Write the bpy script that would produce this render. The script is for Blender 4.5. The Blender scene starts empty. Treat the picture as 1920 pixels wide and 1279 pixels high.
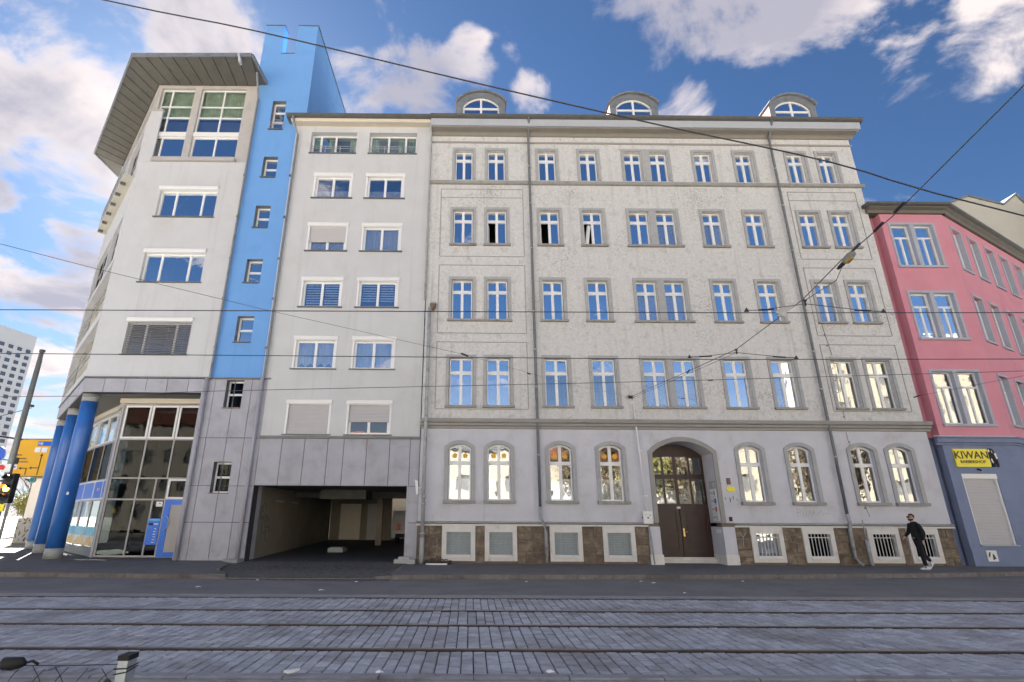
import bpy, math, random
from mathutils import Vector, Matrix
rnd = random.Random(7)
R_ = math.radians
sc = bpy.context.scene
COL = sc.collection

# ---------------------------------------------------------------- camera
CAM = Vector((0.0, -20.9, 1.58))
def cam_axes(pitch, roll, yaw):
    A = Matrix(((math.cos(yaw), -math.sin(yaw), 0), (math.sin(yaw), math.cos(yaw), 0), (0, 0, 1)))
    B = Matrix(((1, 0, 0), (0, 0, -1), (0, 1, 0)))
    P = Matrix(((1, 0, 0), (0, math.cos(pitch), math.sin(pitch)), (0, -math.sin(pitch), math.cos(pitch))))
    Q = Matrix(((math.cos(roll), -math.sin(roll), 0), (math.sin(roll), math.cos(roll), 0), (0, 0, 1)))
    return Q @ P @ B @ A
AX = cam_axes(R_(18.60), R_(0.333), R_(0.316))
right, down, fwd = AX[0], AX[1], AX[2]
cd = bpy.data.cameras.new('camera')
cam = bpy.data.objects.new('camera', cd)
COL.objects.link(cam)
cam.matrix_world = Matrix(((right.x, -down.x, -fwd.x, CAM.x), (right.y, -down.y, -fwd.y, CAM.y),
                           (right.z, -down.z, -fwd.z, CAM.z), (0, 0, 0, 1)))
cd.sensor_width = 36.0
cd.lens = 36.0 * 987.0 / 1920.0
cd.shift_x = (960 - 890.1) / 1920.0
cd.clip_start = 0.05
cd.clip_end = 3000
sc.camera = cam

# ---------------------------------------------------------------- light
SUN_EL = R_(34)
SUN_DIR = Vector((-0.55, 0.835, 0)).normalized()          # towards the sun, seen in plan
to_sun = Vector((SUN_DIR.x * math.cos(SUN_EL), SUN_DIR.y * math.cos(SUN_EL), math.sin(SUN_EL)))
sd = bpy.data.lights.new('sun', 'SUN')
sd.energy = 5.0
sd.angle = R_(0.5)
sd.color = (1.0, 0.95, 0.88)
sun = bpy.data.objects.new('sun', sd)
COL.objects.link(sun)
sun.rotation_euler = to_sun.to_track_quat('Z', 'Y').to_euler()

W = bpy.data.worlds.new('World')
sc.world = W
W.use_nodes = True
nt = W.node_tree
nt.nodes.clear()
def N(tree, kind, **kw):
    n = tree.nodes.new(kind)
    for k, v in kw.items():
        if k.startswith('i_'):
            n.inputs[int(k[2:])].default_value = v
        else:
            setattr(n, k, v)
    return n
def math_n(tree, op, a, b=None, c=None, clamp=False):
    n = tree.nodes.new('ShaderNodeMath'); n.operation = op; n.use_clamp = clamp
    for i, v in enumerate((a, b, c)):
        if v is None: continue
        if isinstance(v, (int, float)): n.inputs[i].default_value = v
        else: tree.links.new(v, n.inputs[i])
    return n.outputs[0]
def mixc(tree, fac, a, b, mode='MIX'):
    n = tree.nodes.new('ShaderNodeMix'); n.data_type = 'RGBA'; n.blend_type = mode
    for i, v in ((0, fac), (6, a), (7, b)):
        if isinstance(v, (int, float)): n.inputs[i].default_value = v
        elif isinstance(v, (tuple, list)): n.inputs[i].default_value = (*v[:3], 1)
        else: tree.links.new(v, n.inputs[i])
    return n.outputs[2]
def sky_dir(px, py):
    return (right * (px - 890.1) + down * (py - 639.5) + fwd * 987.0).normalized()
sky = N(nt, 'ShaderNodeTexSky', sky_type='NISHITA', sun_disc=False, sun_elevation=SUN_EL,
        sun_rotation=math.atan2(SUN_DIR.x, SUN_DIR.y), altitude=100.0, air_density=1.0, dust_density=0.35, ozone_density=3.0)
tc = N(nt, 'ShaderNodeTexCoord')
sep = N(nt, 'ShaderNodeSeparateXYZ')
nt.links.new(tc.outputs['Generated'], sep.inputs[0])
# clouds: noise on a flat layer above the street
zc = math_n(nt, 'MAXIMUM', sep.outputs[2], 0.0)
den = math_n(nt, 'ADD', zc, 0.22)
dv = N(nt, 'ShaderNodeVectorMath', operation='DIVIDE')
cmb = N(nt, 'ShaderNodeCombineXYZ')
for i in range(3): nt.links.new(den, cmb.inputs[i])
nt.links.new(tc.outputs['Generated'], dv.inputs[0]); nt.links.new(cmb.outputs[0], dv.inputs[1])
def noise(tree, vec, scale, detail=6, rough=0.55, dist=0.0):
    n = N(tree, 'ShaderNodeTexNoise'); n.inputs['Scale'].default_value = scale
    n.inputs['Detail'].default_value = detail; n.inputs['Roughness'].default_value = rough
    n.inputs['Distortion'].default_value = dist
    tree.links.new(vec, n.inputs['Vector'])
    return n.outputs[0]
n1 = noise(nt, dv.outputs[0], 4.4, 10, 0.58, 0.35)
BLOBS = [(150, 90, .17, .30), (300, 60, .17, .30), (400, 40, .10, .18), (230, 210, .11, .22), (60, 230, .12, .10),
         (130, 430, .16, .32), (20, 490, .16, .30), (200, 540, .20, .28), (60, 700, .22, .28), (330, 150, .15, .28),
         (650, 175, .060, .34), (840, 170, .065, .36), (875, 82, .03, .30), (735, 152, .04, .28), (990, 197, .040, .36),
         (1285, 35, .075, .26), (1560, 40, .10, .27), (1660, 60, .06, .26), (1290, 110, .035, .2), (1890, 60, .07, .28), (1680, 150, .035, .22), (1745, 140, .04, .2),
         (1270, 205, .05, .36), (1800, 15, .05, .14), (450, 45, .05, .12)]
acc = None
for (bx, by, br, ba) in BLOBS:
    d = sky_dir(bx, by)
    dp = N(nt, 'ShaderNodeVectorMath', operation='DOT_PRODUCT')
    nt.links.new(tc.outputs['Generated'], dp.inputs[0]); dp.inputs[1].default_value = d
    mr = N(nt, 'ShaderNodeMapRange', interpolation_type='SMOOTHSTEP')
    nt.links.new(dp.outputs['Value'], mr.inputs[0])
    mr.inputs[1].default_value = math.cos(br * 1.7); mr.inputs[2].default_value = math.cos(br * 0.25)
    mr.inputs[3].default_value = 0.0; mr.inputs[4].default_value = ba * 0.62
    acc = mr.outputs[0] if acc is None else math_n(nt, 'MAXIMUM', acc, mr.outputs[0])
hi = N(nt, 'ShaderNodeMapRange', interpolation_type='SMOOTHSTEP'); nt.links.new(sep.outputs[2], hi.inputs[0])
hi.inputs[1].default_value = 0.72; hi.inputs[2].default_value = 0.92; hi.inputs[3].default_value = 0.0; hi.inputs[4].default_value = 0.23   # cloud thickened overhead, mostly above the frame, to brighten the shaded facades
dens = math_n(nt, 'ADD', n1, math_n(nt, 'MAXIMUM', acc, hi.outputs[0]))
cov = N(nt, 'ShaderNodeMapRange', interpolation_type='SMOOTHSTEP')
nt.links.new(dens, cov.inputs[0]); cov.inputs[1].default_value = 0.585; cov.inputs[2].default_value = 0.745
cov.inputs[3].default_value = 0.0; cov.inputs[4].default_value = 0.93
# grey bellies and bright edges
n2 = noise(nt, dv.outputs[0], 2.0, 5, 0.5)
bel = N(nt, 'ShaderNodeMapRange'); nt.links.new(math_n(nt, 'ADD', math_n(nt, 'MULTIPLY', dens, 0.55), math_n(nt, 'MULTIPLY', n2, 0.9)), bel.inputs[0])
bel.inputs[1].default_value = 0.79; bel.inputs[2].default_value = 0.96
CLOUD_K = 2.95
ccol = mixc(nt, bel.outputs[0], (0.97 * CLOUD_K, 0.86 * CLOUD_K, 0.83 * CLOUD_K), (0.47 * CLOUD_K, 0.455 * CLOUD_K, 0.53 * CLOUD_K))
sk = mixc(nt, 1.0, sky.outputs[0], (0.195, 0.255, 0.315), 'MULTIPLY')
# low pale haze band round the whole horizon
hz = N(nt, 'ShaderNodeMapRange', interpolation_type='SMOOTHSTEP'); nt.links.new(sep.outputs[2], hz.inputs[0])
hz.inputs[1].default_value = 0.0; hz.inputs[2].default_value = 0.34; hz.inputs[3].default_value = 0.70; hz.inputs[4].default_value = 0.0
sk = mixc(nt, hz.outputs[0], sk, (2.2, 2.25, 2.4))
fin = mixc(nt, cov.outputs[0], sk, ccol)
bg = N(nt, 'ShaderNodeBackground'); nt.links.new(fin, bg.inputs[0]); bg.inputs[1].default_value = 0.05
wo = N(nt, 'ShaderNodeOutputWorld'); nt.links.new(bg.outputs[0], wo.inputs[0])

sc.view_settings.view_transform = 'Standard'
sc.view_settings.look = 'None'
sc.view_settings.gamma = 1.0
sc.view_settings.exposure = 3.0
sc.cycles.max_bounces = 8
sc.cycles.transparent_max_bounces = 12
sc.cycles.use_denoising = True

# ---------------------------------------------------------------- materials
MATS = {}
def new_mat(name):
    m = bpy.data.materials.new(name); m.use_nodes = True
    t = m.node_tree; t.nodes.clear()
    out = t.nodes.new('ShaderNodeOutputMaterial')
    return m, t, out
def mat(name, col, rough=0.85, metal=0.0, var=0.08, scale=3.0, bump=0.0, bscale=40.0, dirt=None, dscale=1.2, dlo=0.5, dhi=0.75, spec=0.35, streak=0.0, island=0.0, pits=0.0):
    """matt surface: base colour with soft mottling, optional stains of its own shape and relief"""
    m, t, out = new_mat(name)
    b = t.nodes.new('ShaderNodeBsdfPrincipled'); t.links.new(b.outputs[0], out.inputs[0])
    b.inputs['Roughness'].default_value = rough; b.inputs['Metallic'].default_value = metal
    b.inputs['Specular IOR Level'].default_value = spec
    g = t.nodes.new('ShaderNodeNewGeometry'); pos = g.outputs['Position']
    f = noise(t, pos, scale, 6, 0.6)
    mr = N(t, 'ShaderNodeMapRange'); t.links.new(f, mr.inputs[0]); mr.inputs[1].default_value = 0.3; mr.inputs[2].default_value = 0.7
    mr.inputs[3].default_value = 1 - var; mr.inputs[4].default_value = 1 + var
    vm = N(t, 'ShaderNodeVectorMath', operation='SCALE'); vm.inputs[0].default_value = col[:3]; t.links.new(mr.outputs[0], vm.inputs['Scale'])
    c = vm.outputs[0]
    if island:
        oi = t.nodes.new('ShaderNodeObjectInfo')
        k = math_n(t, 'FRACT', math_n(t, 'ADD', oi.outputs['Random'], g.outputs['Random Per Island']))
        k2 = N(t, 'ShaderNodeMapRange'); t.links.new(k, k2.inputs[0]); k2.inputs[3].default_value = 1 - island; k2.inputs[4].default_value = 1 + island
        v2 = N(t, 'ShaderNodeVectorMath', operation='SCALE'); t.links.new(c, v2.inputs[0]); t.links.new(k2.outputs[0], v2.inputs['Scale']); c = v2.outputs[0]
    if dirt:
        d = noise(t, pos, dscale, 8, 0.68, 0.3)
        dm = N(t, 'ShaderNodeMapRange', interpolation_type='SMOOTHSTEP'); t.links.new(d, dm.inputs[0]); dm.inputs[1].default_value = dlo; dm.inputs[2].default_value = dhi
        c = mixc(t, dm.outputs[0], c, dirt)
    if streak:
        mp = N(t, 'ShaderNodeMapping'); t.links.new(pos, mp.inputs[0]); mp.inputs['Scale'].default_value = (3.2, 3.2, 0.16)
        s = noise(t, mp.outputs[0], 1.0, 6, 0.65)
        sm = N(t, 'ShaderNodeMapRange', interpolation_type='SMOOTHSTEP'); t.links.new(s, sm.inputs[0]); sm.inputs[1].default_value = 0.52; sm.inputs[2].default_value = 0.78
        sm.inputs[4].default_value = streak
        c = mixc(t, sm.outputs[0], c, (col[0] * .45, col[1] * .43, col[2] * .40))
    if pits:
        p1 = noise(t, pos, 13.0, 5, 0.75, 0.2); p2 = noise(t, pos, 0.55, 3, 0.5)
        pm = N(t, 'ShaderNodeMapRange', interpolation_type='SMOOTHSTEP'); t.links.new(math_n(t, 'ADD', p1, math_n(t, 'MULTIPLY', p2, 0.45)), pm.inputs[0])
        pm.inputs[1].default_value = 0.80; pm.inputs[2].default_value = 0.92; pm.inputs[4].default_value = pits
        c = mixc(t, pm.outputs[0], c, (col[0] * .48, col[1] * .46, col[2] * .44))
    t.links.new(c, b.inputs['Base Color'])
    if bump:
        h = noise(t, pos, bscale, 5, 0.6)
        bp = N(t, 'ShaderNodeBump'); bp.inputs['Strength'].default_value = min(1.0, bump); bp.inputs['Distance'].default_value = 0.02
        t.links.new(h, bp.inputs['Height']); t.links.new(bp.outputs[0], b.inputs['Normal'])
    MATS[name] = m
    return m
def glass_mat(name, refl, tint=(0.75, 0.8, 0.82), gcol=(0.92, 0.95, 1.0), wob=0.012):
    m, t, out = new_mat(name)
    tr = t.nodes.new('ShaderNodeBsdfTransparent'); tr.inputs[0].default_value = (*tint, 1)
    gl = t.nodes.new('ShaderNodeBsdfGlossy'); gl.inputs['Roughness'].default_value = 0.012; gl.inputs[0].default_value = (*gcol, 1)
    mx = t.nodes.new('ShaderNodeMixShader')
    gg = t.nodes.new('ShaderNodeNewGeometry'); dt = N(t, 'ShaderNodeVectorMath', operation='DOT_PRODUCT')
    t.links.new(gg.outputs['Incoming'], dt.inputs[0]); t.links.new(gg.outputs['Normal'], dt.inputs[1])
    cs = math_n(t, 'SUBTRACT', 1.0, math_n(t, 'ABSOLUTE', dt.outputs['Value']), clamp=True)
    fr = math_n(t, 'MULTIPLY', math_n(t, 'POWER', cs, 5.0), 0.9)
    f = math_n(t, 'ADD', fr, refl + 0.05, clamp=True); t.links.new(f, mx.inputs[0])
    t.links.new(tr.outputs[0], mx.inputs[1]); t.links.new(gl.outputs[0], mx.inputs[2]); t.links.new(mx.outputs[0], out.inputs[0])
    g = t.nodes.new('ShaderNodeNewGeometry')
    h = noise(t, g.outputs['Position'], 1.6, 2, 0.5)
    bp = N(t, 'ShaderNodeBump'); bp.inputs['Strength'].default_value = 1.0; bp.inputs['Distance'].default_value = wob
    t.links.new(h, bp.inputs['Height']); t.links.new(bp.outputs[0], gl.inputs['Normal'])
    MATS[name] = m
def emit_mat(name, col, k):
    m, t, out = new_mat(name)
    e = t.nodes.new('ShaderNodeEmission'); e.inputs[0].default_value = (*col, 1); e.inputs[1].default_value = k
    t.links.new(e.outputs[0], out.inputs[0]); MATS[name] = m

mat('white_render', (0.555, 0.56, 0.572), var=0.04, scale=0.9, bump=0.15, bscale=60, dirt=(0.50, 0.495, 0.49), dscale=0.6, dlo=.5, dhi=.8, streak=.26)
mat('grey_render', (0.605, 0.60, 0.59), var=0.11, scale=9, bump=0.7, bscale=22, dirt=(0.46, 0.45, 0.435), dscale=3.2, dlo=.50, dhi=.72, streak=.48, pits=.9)
mat('ground_render', (0.56, 0.56, 0.61), var=0.06, scale=1.2, bump=0.2, bscale=40, dirt=(0.42, 0.41, 0.42), dscale=0.8, dlo=.5, dhi=.8, streak=.18)
mat('surround', (0.385, 0.39, 0.395), var=0.10, scale=5, bump=0.2, bscale=60, dirt=(0.31, 0.30, 0.285), dscale=2.5)
mat('sill_stone', (0.31, 0.305, 0.295), var=0.12, scale=6, dirt=(0.18, 0.17, 0.15), dscale=3)
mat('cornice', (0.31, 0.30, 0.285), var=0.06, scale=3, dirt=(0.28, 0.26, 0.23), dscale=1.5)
mat('fascia', (0.42, 0.44, 0.48), var=0.05, scale=2, rough=.6)
mat('gutter_metal', (0.10, 0.10, 0.095), rough=.55, var=.15, scale=3)
mat('zinc', (0.24, 0.26, 0.28), rough=.5, metal=.3, var=.12, scale=3, dirt=(.15, .16, .17), dscale=2)
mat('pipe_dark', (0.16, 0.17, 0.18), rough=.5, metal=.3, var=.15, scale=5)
mat('pipe_light', (0.38, 0.39, 0.40), rough=.6, var=.15, scale=5, dirt=(.2, .2, .2), dscale=3)
mat('concrete', (0.46, 0.44, 0.425), var=0.06, scale=2.0, bump=.2, dirt=(0.37, 0.35, 0.33), dscale=1.3)
mat('cladding', (0.40, 0.40, 0.445), var=0.07, scale=1.6, bump=.12, bscale=30, dirt=(0.28, 0.275, 0.29), dscale=1.1, dlo=.45, dhi=.8, streak=.15, island=.05)
mat('joint', (0.055, 0.05, 0.055), var=.1)
mat('blue_render', (0.155, 0.35, 0.70), var=0.03, scale=1.0, bump=.12, bscale=60, dirt=(0.11, 0.28, 0.64), dscale=.6, dlo=.5, dhi=.85, streak=.12)
mat('column_blue', (0.03, 0.14, 0.46), rough=.28, var=.08, scale=2, spec=.5)
mat('column_base', (0.36, 0.37, 0.36), var=.1, scale=4)
mat('soffit', (0.13, 0.124, 0.108), rough=.6, var=.15, scale=1.5, dirt=(.09, .085, .07), dscale=1.5)
mat('pink_render', (0.62, 0.265, 0.325), var=0.04, scale=.8, bump=.12, bscale=50, dirt=(.55, .19, .26), dscale=.6, dlo=.5, dhi=.85, streak=.10)
mat('pink_trim', (0.40, 0.42, 0.48), var=.05)
mat('slate_render', (0.205, 0.245, 0.37), var=0.06, scale=1.0, bump=.15, dirt=(.15, .18, .29), dscale=.8, streak=.16)
mat('white_frame', (0.78, 0.78, 0.78), rough=.4, var=.02)
mat('frame_grey', (0.40, 0.38, 0.37), rough=.5, var=.03)
mat('shutter_box', (0.76, 0.76, 0.75), rough=.5, var=.02)
mat('shutter', (0.50, 0.49, 0.50), rough=.6, var=.03)
mat('blind_slat', (0.27, 0.265, 0.27), rough=.5, var=.04)
mat('beige_box', (0.62, 0.56, 0.46), rough=.6, var=.03)
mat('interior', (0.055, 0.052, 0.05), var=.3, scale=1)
mat('curtain', (0.80, 0.80, 0.80), var=.06, scale=6)
mat('curtain_green', (0.50, 0.58, 0.48), var=.2, scale=3)
mat('curtain_dark', (0.10, 0.11, 0.13), var=.2, scale=3)
mat('door_wood', (0.036, 0.015, 0.012), rough=.4, var=.2, scale=4, spec=.5)
mat('threshold', (0.62, 0.60, 0.55), var=.1)
mat('brass', (0.7, 0.5, 0.2), rough=.3, metal=1)
mat('stone', (0.165, 0.125, 0.092), var=.35, scale=5, bump=.8, bscale=12, dirt=(.29, .235, .17), dscale=2.2, dlo=.46, dhi=.66, island=.24)
mat('mortar', (0.175, 0.145, 0.115), var=.2, scale=4, bump=.5)
mat('white_stone', (0.68, 0.66, 0.63), var=.06, scale=4, dirt=(.36, .31, .25), dscale=2.2, dlo=.55, dhi=.8)
mat('grille', (0.55, 0.55, 0.54), rough=.5, var=.05)
mat('frosted', (0.27, 0.33, 0.36), rough=.35, var=.1, scale=3)
mat('asphalt', (0.155, 0.158, 0.170), var=.14, scale=1.3, bump=.5, bscale=90, dirt=(.19, .19, .20), dscale=.55, dlo=.45, dhi=.7)
mat('pavement', (0.135, 0.137, 0.144), var=.16, scale=1.6, bump=.5, bscale=80, dirt=(.11, .108, .105), dscale=.8, dlo=.48, dhi=.75)
mat('ground_pale', (0.34, 0.32, 0.28), var=.12, scale=.3)
mat('plaza', (0.13, 0.12, 0.105), var=.15, scale=1.2, bump=.3, bscale=60, dirt=(.10, .095, .085), dscale=.7)
mat('kerb', (0.17, 0.155, 0.145), var=.2, scale=6, bump=.4, bscale=50, dirt=(.10, .09, .08), dscale=2, island=.2)
mat('kerb_pale', (0.24, 0.25, 0.27), var=.15, scale=5, bump=.3, dirt=(.14, .12, .11), dscale=2, island=.1)
mat('sett', (0.34, 0.37, 0.43), rough=.62, var=.14, scale=9, bump=.5, bscale=45, dirt=(.20, .20, .22), dscale=.9, dlo=.45, dhi=.7, island=.20, spec=.45)
mat('sett_joint', (0.060, 0.064, 0.072), var=.25, scale=8, bump=.5)
mat('rail_side', (0.05, 0.033, 0.028), rough=.7, var=.3, scale=5)
mat('rail_steel', (0.18, 0.17, 0.165), rough=.32, metal=.8, var=.2, scale=4)
mat('cable', (0.035, 0.037, 0.045), rough=.6, var=.1)
mat('wire_steel', (0.07, 0.075, 0.085), rough=.5, var=.1)
mat('black_metal', (0.025, 0.025, 0.027), rough=.5, var=.1)
mat('mast_metal', (0.17, 0.18, 0.17), rough=.55, var=.12, scale=4, dirt=(.25, .25, .23), dscale=3)
mat('galvanised', (0.36, 0.40, 0.44), rough=.45, metal=.5, var=.12, scale=8)
mat('orange', (0.80, 0.42, 0.02), rough=.4, var=.03)
mat('sign_white', (0.75, 0.75, 0.74), rough=.4, var=.03)
mat('sign_blue', (0.02, 0.10, 0.55), rough=.4, var=.04)
mat('sign_red', (0.55, 0.03, 0.03), rough=.4, var=.04)
mat('poster_blue', (0.01, 0.16, 0.72), rough=.35, var=.04)
mat('poster_sky', (0.12, 0.50, 0.70), rough=.35, var=.2, scale=2)
mat('poster_sand', (0.72, 0.48, 0.14), rough=.35, var=.25, scale=5)
mat('yellow', (0.85, 0.72, 0.03), rough=.4, var=.03)
mat('lettering', (0.08, 0.055, 0.02), rough=.5, var=.05)
mat('black', (0.012, 0.012, 0.014), rough=.7, var=.2)
mat('roof_tile', (0.20, 0.075, 0.05), var=.2, scale=3)
mat('roof_metal', (0.22, 0.23, 0.24), rough=.5, var=.1)
mat('hoarding', (0.60, 0.60, 0.58), var=.05, scale=2)
mat('pane_pale', (0.20, 0.20, 0.20), rough=.3)
mat('cream', (0.50, 0.455, 0.36), var=.06, scale=1)
mat('cream_pale', (0.52, 0.50, 0.43), var=.05, scale=1)
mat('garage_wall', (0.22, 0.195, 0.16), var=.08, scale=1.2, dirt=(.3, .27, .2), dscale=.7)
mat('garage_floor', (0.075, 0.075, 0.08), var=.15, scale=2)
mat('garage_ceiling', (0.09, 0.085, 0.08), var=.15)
mat('bark', (0.10, 0.08, 0.06), var=.2, scale=4, bump=.6)
mat('leaf', (0.115, 0.09, 0.055), rough=.6, var=.4, scale=3)
mat('leaf_yellow', (0.25, 0.24, 0.06), rough=.6, var=.3, scale=3)
mat('skin', (0.50, 0.30, 0.22), rough=.5, var=.05)
mat('hair', (0.022, 0.016, 0.012), rough=.6, var=.2)
mat('cloth_black', (0.010, 0.011, 0.014), rough=.85, var=.25, scale=12, bump=.3)
mat('shoe_white', (0.70, 0.70, 0.72), rough=.5, var=.05)
mat('car_paint', (0.5, 0.5, 0.52), rough=.25, var=.02, spec=.6)
mat('tyre', (0.02, 0.02, 0.02), rough=.8)
mat('leaves_dead', (0.06, 0.05, 0.035), var=.4, scale=14, bump=.8)
mat('graffiti', (0.08, 0.08, 0.09), var=.2)
mat('block_white', (0.42, 0.45, 0.50), var=.03, scale=.05)
mat('block_window', (0.07, 0.09, 0.14), rough=.2, var=.3, scale=.15, spec=.6)
mat('mesh_dark', (0.02, 0.03, 0.045), rough=.5, metal=.2)
mat('tarp_dark', (0.02, 0.035, 0.04), rough=.6, var=.3, scale=20)
mat('amber_glass', (0.40, 0.25, 0.06), rough=.25, var=.3, scale=8, spec=.6)
mat('sign_teal', (0.01, 0.30, 0.30), rough=.3)
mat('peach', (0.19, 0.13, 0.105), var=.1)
mat('soffit_shade', (0.24, 0.225, 0.20), var=.06)  # cornice tone darkened, the shade under the eaves put into the colour
glass_mat('glass', 0.74, wob=.004)
glass_mat('glass_clear', 0.10, tint=(.86, .9, .88), gcol=(.8, .85, .9), wob=.004)
glass_mat('glass_mid', 0.36, tint=(.92, .94, .96), wob=.004)
glass_mat('glass_soft', 0.30, tint=(.85, .88, .9), wob=.004)
glass_mat('glass_dark', 0.02, tint=(.20, .22, .22), gcol=(.17, .18, .19), wob=.003)
glass_mat('glass_ground', 0.10, tint=(.8, .82, .82), gcol=(1, 1, 1), wob=.0025)
emit_mat('amber_light', (1.0, 0.30, 0.02), 6.0)
emit_mat('tube_light', (1.0, 0.85, 0.6), 3.0)

# ---------------------------------------------------------------- mesh helpers
WL = {}
class MB:
    def __init__(s): s.v = []; s.f = []; s.m = []; s.k = 0
    def face(s, pts):
        n = len(s.v); s.v.extend([tuple(p) for p in pts]); s.f.append(tuple(range(n, n + len(pts)))); s.m.append(s.k)
        return s
    def box(s, x0, x1, y0, y1, z0, z1):
        n = len(s.v)
        s.v += [(x0, y0, z0), (x1, y0, z0), (x1, y1, z0), (x0, y1, z0), (x0, y0, z1), (x1, y0, z1), (x1, y1, z1), (x0, y1, z1)]
        for q in ((0, 3, 2, 1), (4, 5, 6, 7), (0, 1, 5, 4), (1, 2, 6, 5), (2, 3, 7, 6), (3, 0, 4, 7)):
            s.f.append(tuple(n + i for i in q)); s.m.append(s.k)
        return s
    def poly_z(s, pts, z0, z1):
        """prism over a counter-clockwise plan outline"""
        n = len(pts)
        s.face([(p[0], p[1], z1) for p in pts]); s.face([(p[0], p[1], z0) for p in reversed(pts)])
        for i in range(n):
            a, b = pts[i], pts[(i + 1) % n]
            s.face([(a[0], a[1], z0), (b[0], b[1], z0), (b[0], b[1], z1), (a[0], a[1], z1)])
        return s
    def poly_y(s, pts, y0, y1):
        """prism over an (x, z) outline, front at y0"""
        n = len(pts)
        s.face([(p[0], y0, p[1]) for p in pts]); s.face([(p[0], y1, p[1]) for p in reversed(pts)])
        for i in range(n):
            a, b = pts[i], pts[(i + 1) % n]
            s.face([(a[0], y0, a[1]), (a[0], y1, a[1]), (b[0], y1, b[1]), (b[0], y0, b[1])])
        return s
    def poly_x(s, pts, x0, x1):
        """prism over a (y, z) profile run from x0 to x1"""
        n = len(pts)
        s.face([(x0, p[0], p[1]) for p in reversed(pts)]); s.face([(x1, p[0], p[1]) for p in pts])
        for i in range(n):
            a, b = pts[i], pts[(i + 1) % n]
            s.face([(x0, a[0], a[1]), (x0, b[0], b[1]), (x1, b[0], b[1]), (x1, a[0], a[1])])
        return s
    def tube(s, pts, r, n=8, cap=True):
        pts = [Vector(p) for p in pts]
        rs = r if isinstance(r, (list, tuple)) else [r] * len(pts)
        rings = []
        for i, p in enumerate(pts):
            d = (pts[min(i + 1, len(pts) - 1)] - pts[max(i - 1, 0)]).normalized()
            up = Vector((0, 0, 1)) if abs(d.z) < 0.95 else Vector((0, 1, 0))
            a = d.cross(up).normalized(); b = d.cross(a).normalized()
            base = len(s.v)
            for k in range(n):
                t = 2 * math.pi * k / n
                s.v.append(tuple(p + (a * math.cos(t) + b * math.sin(t)) * rs[i]))
            rings.append(base)
        for i in range(len(rings) - 1):
            for k in range(n):
                k2 = (k + 1) % n
                s.f.append((rings[i] + k, rings[i] + k2, rings[i + 1] + k2, rings[i + 1] + k)); s.m.append(s.k)
        if cap:
            s.f.append(tuple(rings[0] + k for k in reversed(range(n)))); s.m.append(s.k)
            s.f.append(tuple(rings[-1] + k for k in range(n))); s.m.append(s.k)
        return s
    def strip(s, path, w, y0, y1, closed=False):
        """flat band of width w laid outside an open (x, z) path, thickness y0..y1"""
        P = [Vector(p) for p in path]; O = []
        for i, p in enumerate(P):
            a = P[max(i - 1, 0)]; b = P[min(i + 1, len(P) - 1)]
            d1 = (p - a).normalized() if i > 0 else (b - p).normalized()
            d2 = (b - p).normalized() if i < len(P) - 1 else d1
            n1 = Vector((-d1.y, d1.x)); n2 = Vector((-d2.y, d2.x)); m = (n1 + n2).normalized()
            O.append(p + m * (w / max(0.5, m.dot(n1))))
        for i in range(len(P) - 1):
            s.face([(P[i].x, y0, P[i].y), (P[i + 1].x, y0, P[i + 1].y), (O[i + 1].x, y0, O[i + 1].y), (O[i].x, y0, O[i].y)])
            s.face([(O[i].x, y0, O[i].y), (O[i + 1].x, y0, O[i + 1].y), (O[i + 1].x, y1, O[i + 1].y), (O[i].x, y1, O[i].y)])
            s.face([(P[i + 1].x, y0, P[i + 1].y), (P[i].x, y0, P[i].y), (P[i].x, y1, P[i].y), (P[i + 1].x, y1, P[i + 1].y)])
        for i in (0, len(P) - 1):
            s.face([(P[i].x, y0, P[i].y), (O[i].x, y0, O[i].y), (O[i].x, y1, O[i].y), (P[i].x, y1, P[i].y)])
        return s
    def holes(s, x0, x1, z0, z1, hs, y0, y1, outer=True, back=True):
        """a slab in the x-z plane, front at y0, with openings (hx0,hx1,hz0,hz1[,rise])"""
        hs = [tuple(h) + (0,) * (5 - len(h)) for h in hs]
        xs = sorted({x0, x1, *[c for h in hs for c in h[:2] if x0 < c < x1]})
        zs = sorted({z0, z1, *[c for h in hs for c in h[2:4] if z0 < c < z1]})
        for i in range(len(xs) - 1):
            run = None
            for j in range(len(zs)):
                solid = False
                if j < len(zs) - 1:
                    cx, cz = (xs[i] + xs[i + 1]) / 2, (zs[j] + zs[j + 1]) / 2
                    solid = not any(h[0] < cx < h[1] and h[2] < cz < h[3] for h in hs)
                if solid and run is None: run = zs[j]
                if not solid and run is not None:
                    s.face([(xs[i], y0, run), (xs[i + 1], y0, run), (xs[i + 1], y0, zs[j]), (xs[i], y0, zs[j])])
                    if back: s.face([(xs[i], y1, zs[j]), (xs[i + 1], y1, zs[j]), (xs[i + 1], y1, run), (xs[i], y1, run)])
                    run = None
        for (a, b, c, d, rise) in hs:
            sp = d - rise
            s.face([(a, y0, c), (a, y0, sp), (a, y1, sp), (a, y1, c)])
            s.face([(b, y0, sp), (b, y0, c), (b, y1, c), (b, y1, sp)])
            if c > z0: s.face([(a, y0, c), (a, y1, c), (b, y1, c), (b, y0, c)])
            if not rise:
                if d < z1: s.face([(a, y0, d), (b, y0, d), (b, y1, d), (a, y1, d)])
            else:
                cur = arc_pts(a, b, sp, rise)
                for p, q in zip(cur, cur[1:]):
                    s.face([(p[0], y0, p[1]), (q[0], y0, q[1]), (q[0], y0, d), (p[0], y0, d)])
                    s.face([(p[0], y0, p[1]), (p[0], y1, p[1]), (q[0], y1, q[1]), (q[0], y0, q[1])])
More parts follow.
